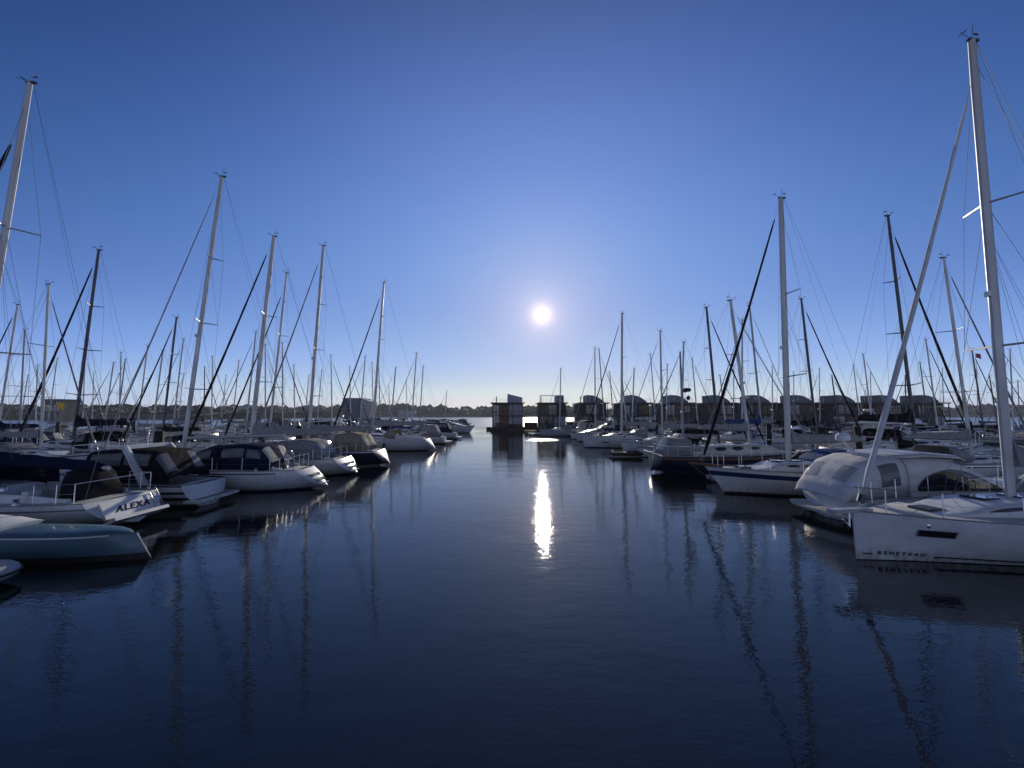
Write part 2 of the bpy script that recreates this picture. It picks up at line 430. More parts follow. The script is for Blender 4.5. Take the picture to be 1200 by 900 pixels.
def coach(h, t0, t1, wf, hh, parent, material, wins, name='coachroof', front=.35, back=.12, ex=.45, n=8, winmat=None):
    secs = []
    for i in range(n + 1):
        q = i / n; t = lerp(t0, t1, q)
        hgt = hh * min(1, smooth((1 - q) / front)) * (1 if q > back else lerp(.85, 1, q / back))
        hgt = max(.03, hgt)
        w = min(h.half(t) * wf, h.half(.5) * wf * (1 - .25 * q))
        secs.append((h.xz(t, h.sheer(t)), w, h.sheer(t) - .04, hgt + .04, ex))
    A = Arch(secs); mb = MB(); A.surf(mb, n=20, sub=2)
    c = mb.build(name, material, parent)
    for (qa, qb, lo, hi) in wins:
        for side in (0, 1):
            w = MB()
            def sh(t, lo=lo, hi=hi):
                mid = (lo + hi) / 2; g = (hi - lo) / 2 * (1 - max(0, abs(t - .5) * 2 - .55) / .45 * .75)
                a, b = mid - g, mid + g
                return (a, b) if side == 0 else (math.pi - b, math.pi - a)
            A.patch(w, qa * n, qb * n, 0, 0, .006, shape=sh, m=8, n=3)
            w.build('window', winmat or glass, c)
    return A, c

def sailboat(P, root=None):
    """P: parameters; origin at the mast foot on the waterline, +x is the bow"""
    g = P.get
    root = root or empty('sailing_yacht')
    d = g('detail', 1)
    ls, lb = P['ls'], P['lb']; H = P['H']; rake = g('rake', H * .035)
    h = Hull(ls, lb, P['beam'], g('fs', 1.05), g('fb', 1.3), g('sw', .7), g('scoop', .5), g('stem', .35), fine=g('fine', 2.3), ex=g('ex', 2.6), bulge=g('bulge', .16), lift=g('lift', .12))
    L = h.L
    topm = g('hull', gel)
    h.mesh('hull', [topm, g('af', antiblue), g('boot', stripeb), g('bandm', stripeb)], root, g('bands', [(.86, .93, 3, 0.02, 1)]))
    cp = g('cockpit', (.04, .34))
    dk = h.deck('deck', g('deckm', deckm), root, cockpit=cp, wellmat=g('wellm', deckd))
    if g('scoop', .5) >= .5 and not g('nostep'):
        for k, f in enumerate((.30, .52, .74)):
            z = h.sheer(0) * f; x = h.xz(0, z) - h.bulge; w = h.half(0) * (.46 + .05 * k)
            sp_ = MB(); sp_.box(x - .05, x + .34, -w, w, z - .05, z + .0); sp_.build('transom_step', deckd, root, smooth=False)
            if k < 2:
                x2 = h.xz(0, h.sheer(0) * (f + .12)) - h.bulge
                rs = MB(); rs.box(x2 - .015, x2 + .2, -w * .9, w * .9, z + .003, z + h.sheer(0) * .17); rs.build('transom_recess', stripeg, root, smooth=False)
    # toe rail
    for side in (1, -1):
        mb = MB(); mb.tube([h.edge(i / 20, side, .012, .012) for i in range(21)], .022, n=5)
        mb.build('toe_rail', g('railm', alug), root)
    tm = ls / L                                      # parameter of the mast
    A, cr_ = coach(h, g('c0', .36), g('c1', min(.86, tm + .2)), g('cw', .62), g('ch', .42), root, g('coachm', gel), g('wins', [(.18, .5, .22, .62), (.54, .68, .25, .6)]))
    deckz = h.sheer(tm) + .0
    mf = deckz + (g('ch', .42) * .9 if tm < g('c1', min(.86, tm + .2)) - .04 else .02)
    # hatches
    if d >= 1:
        for q in ((.62,) if d == 1 else (.45, .66)):
            hb = MB(); p = A.pt(q * 8, math.pi / 2)
            hb.box(p.x - .26, p.x + .26, -.26, .26, p.z - .02, p.z + .045); hb.build('hatch', glass, cr_, smooth=False)
        hb = MB(); t = tm + (1 - tm) * .55; x = h.xz(t, h.sheer(t)); hb.box(x - .25, x + .25, -.25, .25, h.sheer(t) - .02, h.sheer(t) + .10); hb.build('deck_hatch', glass, root, smooth=False)
    # mast
    mr = g('mr', .095)
    def mp(f, x=0, y=0): return Vector((-rake * f + x, y, mf + (H - mf) * f))
    mb = MB(); mb.tube([mp(0), mp(.5), mp(.9), mp(1)], [mr, mr, mr * .9, mr * .75], n=10, ry=.72)
    mast = mb.build('mast', g('mastm', alu), root)
    nsp = g('nsp', 2); sl_ = P['beam'] * .30
    sps = [(i + 1) / (nsp + 1) * .93 for i in range(nsp)]
    for i, f in enumerate(sps):
        for side in (1, -1):
            w = sl_ * (1 - .22 * i)
            sb = MB(); sb.tube([mp(f), mp(f, -.28 * g('sweep', 1), side * w) + Vector((0, 0, .06))], [.035, .022], n=5); sb.build('spreader', g('mastm', alu), mast)
    mh = MB(); top = mp(1)
    mh.box(top.x - .22, top.x + .12, -.045, .045, top.z - .03, top.z + .04)
    mh.tube([top, top + Vector((-.1, 0, .5))], .009, n=4)
    mh.tube([top + Vector((0, 0, .03)), top + Vector((.3, 0, .16)), top + Vector((.45, .05, .16))], .009, n=4)
    mh.tube([top + Vector((.3, -.09, .2)), top + Vector((.3, .09, .2))], .016, n=4)
    mh.box(top.x - .26, top.x - .1, -.008, .008, top.z + .2, top.z + .25)
    mh.build('masthead', g('headm', alud), mast)
    if d >= 2 or g('lamp', 0):
        lm = MB(); q = mp(.42, mr + .06); lm.tube([q + Vector((0, 0, -.07)), q + Vector((0, 0, .07))], .07, n=8); lm.build('steaming_lamp', radomem, mast)
    if g('radar'):
        lm = MB(); q = mp(g('radar'), mr + .3); lm.tube([q - Vector((.0, 0, .1)), q - Vector((0, 0, .02)), q + Vector((0, 0, .1)), q + Vector((0, 0, .14))], [.2, .29, .29, .15], n=12); lm.box(q.x - .35, q.x, -.04, .04, q.z - .14, q.z - .1); lm.build('radar_dome', radomem, mast)
    # halyards at the mast
    # forestay / furled sail
    ff = g('ff', .95)
    bowt = g('bowt', .965); pb = Vector((h.xz(bowt, h.sheer(bowt)), 0, h.sheer(bowt) + .05)) + Vector(g('jibo', (0, 0, 0)))
    ptop = mp(ff, mr)
    if g('jib', True):
        jr = g('jr', .075); js = MB(); n = 22; pts, rr = [], []
        for i in range(n + 1):
            q = .04 + .91 * i / n; p = pb.lerp(ptop, q); pts.append(p + Vector((0, 0, -.16 * math.sin(math.pi * q))))
            rr.append(jr * (1.0 - .55 * q) * (1 + .10 * math.sin(i * 2.1)) * (.55 if i in (0, n) else 1))
        js.tube(pts, rr, n=8); sail = js.build('furled_sail', g('jibm', cgrey), root)
        dr = MB(); p = pb.lerp(ptop, .022); dr.tube([p - (ptop - pb).normalized() * .1, p + (ptop - pb).normalized() * .1], [.09, .09], n=8); dr.build('furler_drum', alud, root)
    st = MB(); st.tube([pb, ptop], g('wr', .006), n=4); st.build('forestay', wire, root)
    bs = MB(); stern = Vector((h.xz(0, h.fs) + .05, 0, h.sheer(0)))
    split = stern.lerp(mp(1, -mr), .16)
    bs.tube([mp(1, -mr), split], g('wr', .006), n=4)
    for side in (1, -1): bs.tube([split, h.edge(.01, side, .15)], g('wr', .006), n=4)
    bs.build('backstay', wire, root)
    for side in (1, -1):
        sh = MB(); w = g('wr', .006)
        chain = h.edge(tm - .02, side, .1)
        tips = [mp(f, -.28 * g('sweep', 1), side * sl_ * (1 - .22 * i)) + Vector((0, 0, .06)) for i, f in enumerate(sps)]
        sh.tube([chain] + tips + [mp(.955)], w, n=4)
        sh.tube([h.edge(tm - .045, side, .14), mp(sps[0])], w, n=4)
        if d >= 2:
            for i in range(1, len(sps)): sh.tube([tips[i - 1], mp(sps[i])], w, n=4)
        sh.build('shroud', wire, root)
    # boom and cover
    if g('boom', True):
        bz = mf + g('bh', .95); bl = g('bl', ls * .66); br = g('br', .075); end = Vector((-bl, 0, bz + g('brise', .12)))
        bm_ = MB(); bm_.tube([Vector((-mr, 0, bz)), end], br, n=8); boom = bm_.build('boom', g('boomm', g('mastm', alu)), root)
        if g('coverm'):
            cv = MB(); n = 16; rows = []
            for i in range(n + 1):
                q = i / n; c = Vector((-mr - .02, 0, bz)).lerp(end + Vector((.15, 0, 0)), q)
                hh = g('cvh', .34) * (1 - .55 * q) + .07 + .02 * math.sin(i * 1.9) + (g('cvup', .35) * math.exp(-q * 22))
                ww = .12 + .04 * (1 - q) + .008 * math.sin(i * 2.7)
                if i == n: hh *= .6; ww *= .6
                rows.append([c + Vector((0, ww * math.cos(a) * (1 if math.sin(a) < .2 else .8), (hh * .92 if math.sin(a) > 0 else .12) * math.sin(a))) for a in [2 * math.pi * k / 12 for k in range(12)]])
            cv.grid(rows, 0, close=True, caps=True); cv.build('sail_cover', g('coverm'), boom)
            lz = MB()
            for q in (.35, .7):
                for side in (1, -1): lz.tube([Vector((-bl * q, side * .12, bz + .1)), mp(.55)], .004, n=3)
            if d >= 1: lz.build('lazy_jack', rope, boom)
        vg = MB(); vg.tube([Vector((0, 0, mf + .1)), Vector((-1.1, 0, bz - .05))], .03, n=5); vg.build('kicker', alug, root)
        tp = MB(); tp.tube([end, mp(1, -mr)], .004, n=3); tp.build('topping_lift', rope, root)
        ms = MB(); ms.tube([Vector((-bl * .88, 0, bz)), Vector((-bl * .88 - .1, 0, h.sheer(.2) + .1))], .014, n=4); ms.build('mainsheet', rope, root)
    # sprayhood
    c0x = h.xz(g('c0', .36), 1); cz = h.sheer(g('c0', .36))
    if g('hoodm'):
        w = h.half(g('c0', .36)) * .72; hz = g('hoodh', .95); hl = g('hoodl', 1.25)
        HA = Arch([(c0x + hl, w * .80, cz + g('ch', .42) * .7, .08, .55), (c0x + hl * .62, w * .93, cz + .12, hz * .70, .5), (c0x + hl * .2, w, cz + .05, hz * .98, .45), (c0x - .25, w, cz + .02, hz + .02, .42)])
        hm = MB(); HA.surf(hm, n=16, sub=3, caps=False); ho = hm.build('sprayhood', g('hoodm'), root, solid=.02)
        for (a, b) in ((.10, .32), (.36, .64), (.68, .90)):
            wn_ = MB(); HA.patch(wn_, .35, .95, a * math.pi, b * math.pi, .012, n=5); wn_.build('hood_window', g('hoodwin', vinyl), ho)
        for side in (0, 1):
            wn_ = MB()
            HA.patch(wn_, 1.15, 2.4, (.05 if side == 0 else .95) * math.pi, (.22 if side == 0 else .78) * math.pi, .012, n=4); wn_.build('hood_window', g('hoodwin', vinyl), ho)
    # cockpit tent / bimini
    if g('tentm'):
        w = h.half(.2) * .80; x1 = c0x - .25; x0 = x1 - g('tentl', 2.3); hz = g('hoodh', .95)
        T = Arch([(x1 - .02, w, cz, hz + .03, .42), (lerp(x1, x0, .45), w * 1.02, cz, hz + .12, .42), (lerp(x1, x0, .9), w, cz - .02, hz * 1.0, .42), (x0 - .35, w * .9, cz - .05, hz * .25, .6)])
        tmb = MB(); T.surf(tmb, n=16, sub=3, caps=False); to = tmb.build('cockpit_tent', g('tentm'), root, solid=.02)
        for side in (0, 1):
            for qa, qb in ((.15, 1.25), (1.4, 2.1)):
                wn_ = MB(); T.patch(wn_, qa, qb, (.06 if side == 0 else .94) * math.pi, (.22 if side == 0 else .78) * math.pi, .012, n=4); wn_.build('tent_window', vinyl, to)
        for a, b in ((.27, .48), (.52, .73)):
            wn_ = MB(); T.patch(wn_, 2.05, 2.85, a * math.pi, b * math.pi, .012, n=4); wn_.build('tent_window', g('tentwin', ccream), to)
    if g('bimini'):
        w = h.half(.15) * .8; xc = h.xz(.17, 1); z0 = h.sheer(.17)
        Bm = Arch([(xc - 1.0, w, z0 + 1.75, .22, .6), (xc, w, z0 + 1.82, .28, .6), (xc + 1.0, w, z0 + 1.75, .22, .6)])
        bb = MB(); Bm.surf(bb, n=12, sub=2, caps=False); bo = bb.build('bimini', g('bimini'), root, solid=.02)
        fr = MB()
        for side in (1, -1):
            for dx in (-.95, 0, .95): fr.tube([(xc, side * w * 1.02, z0), (xc + dx, side * w, z0 + 1.8)], .014, n=5)
        fr.build('bimini_frame', steel, root)
    # pulpit, pushpit, stanchions, wires
    def rail(pts, r=.014, nm='pulpit', posts=()):
        m_ = MB(); m_.tube(pts, r, n=5)
        for a, b in posts: m_.tube([a, b], r, n=5)
        return m_.build(nm, steel, root)
    up = Vector((0, 0, .62)); um = Vector((0, 0, .32))
    tp_ = .87; bt = [h.edge(tp_, 1), h.edge(.94, 1), h.edge(.99, 1, .02)]
    P1 = [h.edge(tp_, 1, .06) + up, h.edge(.94, 1, .04) + up, h.edge(.995, 1, -.06) + up + Vector((.05, 0, 0))]
    pl = P1 + [Vector((p.x, -p.y, p.z)) for p in P1[::-1]]
    posts = []
    for t in (tp_, .95):
        for side in (1, -1): posts.append((h.edge(t, side), h.edge(t, side, .05) + up))
    rail(pl, posts=posts)
    stn = [h.edge(.17, 1) + up, h.edge(.03, 1) + up]
    ps = stn + [Vector((p.x, -p.y, p.z)) for p in stn[::-1]]
    ps2 = [p - Vector((0, 0, .3)) for p in ps]
    m_ = MB(); m_.tube(ps, .014, n=5)
    for t in (.17, .09, .03):
        for side in (1, -1): m_.tube([h.edge(t, side), h.edge(t, side) + up], .014, n=5)
    m_.tube(ps2[:2], .01, n=4); m_.tube(ps2[2:], .01, n=4)
    m_.build('pushpit', steel, root)
    sts = (.28, .39, .5, .62, .75)
    if d >= 2:
        for t in sts:
            for side in (1, -1):
                q = MB(); q.tube([h.edge(t, side), h.edge(t, side) + up], [.014, .011], n=5); q.build('stanchion', steel, root)
    for side in (1, -1):
        q = MB()
        for hh in (up, um): q.tube([h.edge(t, side, .06) + hh for t in (.17,) + sts + (tp_,)], .004, n=3)
        if d < 2:
            for t in sts: q.tube([h.edge(t, side), h.edge(t, side) + up], .012, n=4)
        q.build('guard_rail', wire, root)
    if d >= 2 or g('wheel'):
        # steering wheel with pedestal, winches
        xw = h.xz(.13, 1); zw = h.sheer(.13)
        wmb = MB(); n = 20; rr_ = .42
        ring = [Vector((xw, rr_ * math.cos(2 * math.pi * k / n), zw + .45 + rr_ * math.sin(2 * math.pi * k / n))) for k in range(n + 1)]
        wmb.tube(ring, .016, n=5, cap=False)
        for k in range(6): wmb.tube([(xw, 0, zw + .45), ring[int(k * n / 6)]], .008, n=4)
        wmb.build('steering_wheel', steel, root)
        pd = MB(); pd.tube([(xw + .12, 0, zw - .42), (xw + .1, 0, zw + .35), (xw + .1, 0, zw + .62)], [.12, .09, .11], n=8); pd.build('pedestal', gel, root)
    if d >= 1:
        for t, side in ((.24, 1), (.24, -1), (.33, .6), (.33, -.6)):
            q = MB(); e = h.edge(t, side, .28 * abs(side)); z0 = h.sheer(t) + (.0 if abs(side) == 1 else g('ch', .42) - .02)
            q.tube([(e.x, e.y, z0 - .03), (e.x, e.y, z0 + .05), (e.x, e.y, z0 + .09), (e.x, e.y, z0 + .17), (e.x, e.y, z0 + .18)], [.10, .085, .06, .08, .05], n=10); q.build('winch', steel, root)
    # coamings
    for side in (1, -1):
        q = MB(); ww = .64
        pts = []
        for i in range(9):
            t = lerp(cp[0] + .01, cp[1] + .02, i / 8); e = Vector((h.xz(t, h.sheer(t)), side * h.half(t) * ww, h.sheer(t)))
            hh = .10 + .16 * smooth(i / 5)
            pts.append([e + Vector((0, .07 * side, -.03)), e + Vector((0, .045 * side, hh)), e + Vector((0, -.045 * side, hh)), e + Vector((0, -.07 * side, -.03))])
        q.grid(pts, 0, close=True, caps=True); q.build('coaming', g('coachm', gel), root)
    for (t, side, fm) in g('fenders', []):
        q = MB(); e = h.pt(t, h.sheer(t)); y = side * (h.half(t) + .10)
        z = h.sheer(t) * .45
        q.tube([(e.x, y, z - .34), (e.x, y, z - .28), (e.x, y, z - .1), (e.x, y, z + .15), (e.x, y, z + .28), (e.x, y, z + .33)], [.03, .11, .13, .13, .10, .03], n=10)
        q.tube([(e.x, y, z + .3), (e.x, side * (h.half(t) - .04), h.sheer(t) + .05)], .01, n=4)
        q.build('fender', fm, root)
    # mooring lines
    for t, side, dx in (((.96, 1, 1), (.96, -1, 1)) if g('moor', 1) else ()):
        e = h.edge(t, side, .1); q = MB(); tgt = Vector((lb + 1.4, side * 1.3, .45))
        pts = [e.lerp(tgt, k / 6) - Vector((0, 0, .10 * math.sin(math.pi * k / 6))) for k in range(7)]
        q.tube(pts, .014, n=4); q.build('mooring_line', rope, root)
    root['_L'] = L
    return root, h, mp

def place_sail(P, my, basepx=None, sternpx=None, toppx=None, bowdir=-1, yaw=0, mx=None):
    """my: world y of the centreline at the mast; returns parameters solved from the picture"""
    if mx is None: mx = (basepx - CX) / F * my / math.cos(0)
    if basepx is not None and mx is None: pass
    tp = atY(toppx[0], toppx[1], my)
    P['H'] = tp.z; P['rake'] = max(.1, (mx - tp.x) * bowdir / math.cos(yaw))
    rz = (0 if bowdir > 0 else math.pi) + yaw
    return (mx, my, 0), rz

def label(o, lab, cat='sailing boat', group=None): return tag(o, lab, cat, group)

# ------------------------------------------------------------------ water
def water_mat(name, far=True, amp=1.0, rough0=.03):
    m = bpy.data.materials.new(name); m.use_nodes = True; n, l = m.node_tree.nodes, m.node_tree.links
    b = n['Principled BSDF']; b.inputs['Base Color'].default_value = (.002, .003, .005, 1); b.inputs['IOR'].default_value = 1.46
    b.inputs['Specular IOR Level'].default_value = .5
    g = n.new('ShaderNodeNewGeometry'); sp = n.new('ShaderNodeSeparateXYZ'); l.new(g.outputs['Position'], sp.inputs[0])
    def MR(src, a, b_, c, d_):
        r = n.new('ShaderNodeMapRange'); r.inputs[1].default_value = a; r.inputs[2].default_value = b_; r.inputs[3].default_value = c; r.inputs[4].default_value = d_
        l.new(src, r.inputs[0]); return r.outputs[0]
    outer = MR(sp.outputs['Y'], 90, 130, 0, 1)               # beyond the harbour the wind ruffles the surface
    rg = MR(outer, 0, 1, rough0, .26); l.new(rg, b.inputs['Roughness'])
    mp = n.new('ShaderNodeMapping'); mp.inputs['Scale'].default_value = (.8, 1.35, 1); l.new(g.outputs['Position'], mp.inputs[0])
    def noise(sc, det, ro=.5):
        t = n.new('ShaderNodeTexNoise'); t.inputs['Scale'].default_value = sc; t.inputs['Detail'].default_value = det; t.inputs['Roughness'].default_value = ro
        l.new(mp.outputs[0], t.inputs['Vector']); return t.outputs[0]
    h1, h2, h3 = noise(.5, 3), noise(2.6, 3, .55), noise(12, 2, .5)
    patch = noise(.045, 2)
    cal = MR(patch, .35, .65, .4, 1.55)
    def M(op, a, b_):
        q = n.new('ShaderNodeMath'); q.operation = op
        for i, v in enumerate((a, b_)):
            if isinstance(v, (int, float)): q.inputs[i].default_value = v
            else: l.new(v, q.inputs[i])
        return q.outputs[0]
    hh = M('ADD', M('MULTIPLY', h1, .045 * amp), M('ADD', M('MULTIPLY', h2, .017 * amp), M("MULTIPLY", h3, .0060 * amp)))
    hh = M('MULTIPLY', hh, cal)
    bp = n.new('ShaderNodeBump'); bp.inputs['Strength'].default_value = 1; bp.inputs['Distance'].default_value = 1.0
    l.new(hh, bp.inputs['Height']); l.new(bp.outputs[0], b.inputs['Normal'])
    return m
mb = MB(); mb.add([(-6000, -60, 0), (6000, -60, 0), (6000, 9000, 0), (-6000, 9000, 0)], [(0, 1, 2, 3)])
tag(mb.build('water', water_mat('harbour_water', amp=.36), smooth=False), kind='structure')
mb = MB(); mb.add([(-6000, -60, -6), (6000, -60, -6), (6000, 9000, -6), (-6000, 9000, -6)], [(0, 1, 2, 3)])
tag(mb.build('harbour_bed', mat('mud', (.05, .045, .04), .9), smooth=False), kind='structure')
# ruffled patch of water where the wind touches down
pc = at(640, 515.5); mb = MB(); n = 40; rows = []
ring = [(pc.x - .6 + 2.6 * math.cos(a) * (1 + .12 * math.sin(3 * a)), pc.y + 3.4 * math.sin(a) * (1 + .15 * math.cos(2 * a)), .006) for a in [2 * math.pi * k / n for k in range(n)]]
mb.add(ring, [tuple(range(n))])
tag(mb.build('ruffled_water', water_mat('ruffled_water', amp=3.0, rough0=.035), smooth=False), kind='structure')

# ------------------------------------------------------------------ far shore
forest = mat('forest', (.020, .032, .020), .95, noise=(.03, .5))
forest2 = mat('forest_near', (.026, .038, .017), .95, noise=(.06, .5))
def shore(name, x0, x1, y0, hh, seedv, step=30):
    rnd = random.Random(seedv); mb = MB(); rows = []
    xs = [x0 + (x1 - x0) * i / 40 for i in range(41)]
    for k, (dy, z) in enumerate(((0, -1), (4, 1.5), (60, hh * .45), (200, hh * .6), (500, hh * .5), (600, -2))):
        rows.append([(x, y0 + dy + 18 * math.sin(x * .013 + seedv), z * (1 + .18 * math.sin(x * .004 + seedv)) if z > 1 else z) for x in xs])
    mb.grid(rows); return tag(mb.build(name, mat('shore_earth', (.06, .06, .04), .95, noise=(.05, .4))), kind='structure')
def wood(name, x0, x1, y0, top, count, seedv, material, label_, r=(5, 11)):
    rnd = random.Random(seedv); mb = MB()
    bm = bmesh.new(); bmesh.ops.create_icosphere(bm, subdivisions=2, radius=1)
    vs = [v.co.copy() for v in bm.verts]; fs = [tuple(v.index for v in f.verts) for f in bm.faces]; bm.free()
    for i in range(count):
        x = rnd.uniform(x0, x1); dy = rnd.random() ** 1.4 * 120; rr = rnd.uniform(*r)
        env = top * (.80 + .08 * math.sin(x * .006 + seedv) + .06 * math.sin(x * .021 + 2 * seedv))
        zc = rnd.uniform(.15, .95) * (env - rr * .5) * min(1, .55 + dy / 100)
        cx, cy = x, y0 + 6 + dy + 18 * math.sin(x * .013 + seedv)
        ph = [rnd.uniform(0, 6.3) for _ in range(3)]
        mb.add([(cx + v.x * rr * (1 + .3 * math.sin(5 * v.z + ph[0])) * rnd.uniform(.8, 1.15), cy + v.y * rr * rnd.uniform(.8, 1.15), zc + v.z * rr * .85 * (1 + .2 * math.sin(6 * v.x + ph[1])) * rnd.uniform(.8, 1.2)) for v in vs], fs)
    o = mb.build(name, material, smooth=False)
    return tag(o, label_, 'wood', kind='stuff')
shore('far_shore', -1500, 1500, 690, 20, 1.0)
wood('distant_wood', -1250, 1300, 690, 27, 2200, 3, forest, 'dark distant wood along the far shore of the fjord')
shore('near_shore', -900, -270, 330, 12, 2.0)
wood('shore_wood', -760, -285, 330, 16.5, 800, 5, forest2, 'dark leafy wood on the nearer shore at the far left', r=(3, 6))

hall_b = mat('hall_blue', (.055, .085, .13), .6, noise=(.2, .15, (1, 1, .1)), bump=(1.2, .6, .1, (1, 1, 0)))
hall_w = mat('hall_pale', (.40, .38, .34), .6, noise=(.2, .15))
# boat hall left of centre, far
Yh = 250.; ax = atY(402, 467, Yh); bx = atY(424, 467, Yh); 
root = tag(empty('boat_hall', (ax.x, Yh, 0)), 'big blue-grey windowless hall with a pale sloping end on the left shore', 'building')
w = bx.x - ax.x; ht = atY(402, 467.3, Yh).z
m_ = MB(); m_.box(0, w, 0, 16, -1, ht); m_.build('wall', hall_b, root, smooth=False)
m_ = MB(); m_.add([(w + .01, 0, -1), (w + 3.6, 3, -1), (w + 5.8, 3, ht - 2), (w + .01, 0, ht), (w + .01, 16, -1), (w + 3.6, 13, -1), (w + 5.8, 13, ht - 2), (w + .01, 16, ht)], [(0, 1, 2, 3), (7, 6, 5, 4), (1, 5, 6, 2), (3, 2, 6, 7), (0, 4, 5, 1), (0, 3, 7, 4)]); m_.build('gable_end', hall_w, root, smooth=False)
m_ = MB(); m_.box(-.3, w + .3, -.3, 16.3, ht + .003, ht + .5); m_.build('roof', mat('roof_dark', (.05, .055, .06), .7), root, smooth=False)
m_ = MB(); m_.box(-14, w + 20, -6, 30, -1.5, 1.1); qy = tag(m_.build('quay', conc, smooth=False), kind='structure'); qy.location = (ax.x, Yh, 0)
# dark flat building far left
def shed(px0, px1, py, Y, label_, mm, dp=14, name='shore_building', wins=6):
    a = atY(px0, py, Y); b = atY(px1, py, Y); r_ = tag(empty(name, (a.x, Y, 0)), label_, 'building')
    w_ = b.x - a.x; m_ = MB(); m_.box(0, w_, 0, dp, -1, a.z); m_.build('wall', mm, r_, smooth=False)
    m_ = MB(); m_.box(-.5, w_ + .5, -.5, dp + .5, a.z + .003, a.z + .6); m_.build('roof', MATS['roof_dark'], r_, smooth=False)
    for i in range(wins):
        m_ = MB(); x = w_ * (i + .5) / wins; m_.box(x - w_ / wins * .3, x + w_ / wins * .3, -.12, -.003, a.z * .45, a.z * .75); m_.build('window', glass, r_, smooth=False)
    return r_
shed(48, 71, 468.5, 300, 'dark flat-roofed building on the far left shore behind the yellow flag', mat('wall_dark', (.045, .048, .055), .7, noise=(.3, .2)))
shed(466, 486, 480.5, 672, 'low pale waterside building right of the blue-grey hall', mat('wall_pale', (.20, .22, .24), .7, noise=(.1, .2)), wins=8)
shed(150, 168, 481, 672, 'long low pale shed on the far shore at the left', MATS['wall_pale'], wins=8)
shed(258, 290, 476, 672, 'tall grey block rising from the wood on the far shore', mat('wall_grey', (.2, .22, .25), .7, noise=(.1, .2)), wins=10)
shed(236, 250, 479, 672, 'small grey house at the left end of the tall block on the far shore', MATS['wall_grey'], wins=3)

# ------------------------------------------------------------------ floating houses
hw_dark = mat('cladding_dark', (.042, .036, .032), .75, noise=(1.2, .35, (6, 6, .4)), bump=(9, .5, .03, (1, 1, .02)))
hw_brown = mat('cladding_brown', (.17, .10, .075), .75, noise=(1.2, .35, (.4, 6, 6)), bump=(9, .5, .03, (.02, 1, 1)))
hw_grey = mat('cladding_zinc', (.26, .28, .32), .45, metal=.3, noise=(1, .15, (6, 6, .2)), bump=(7, .6, .03, (1, 1, 0)))
hw_zinc = mat('cladding_dark_zinc', (.13, .15, .165), .5, metal=.2, noise=(1, .15, (6, 6, .2)), bump=(7, .6, .03, (1, 1, 0)))
hw_lilac = mat('cladding_pale', (.34, .31, .36), .6, noise=(1, .12))
hw_tan = mat('cladding_tan', (.20, .14, .085), .75, noise=(1.2, .35, (.4, 6, 6)))
hw_blue = mat('cladding_slate', (.08, .10, .13), .7, noise=(1.2, .25, (6, 6, .4)))
frame_d = mat('steel_frame', (.03, .03, .033), .5)
hglass = mat('house_glass', (.05, .06, .07), .08, spec=.9)
curtain = mat('curtain_pale', (.45, .42, .36), .8, noise=(2, .2, (6, 1, 1)))
floatm = mat('float_concrete', (.035, .03, .028), .85, noise=(1, .3))
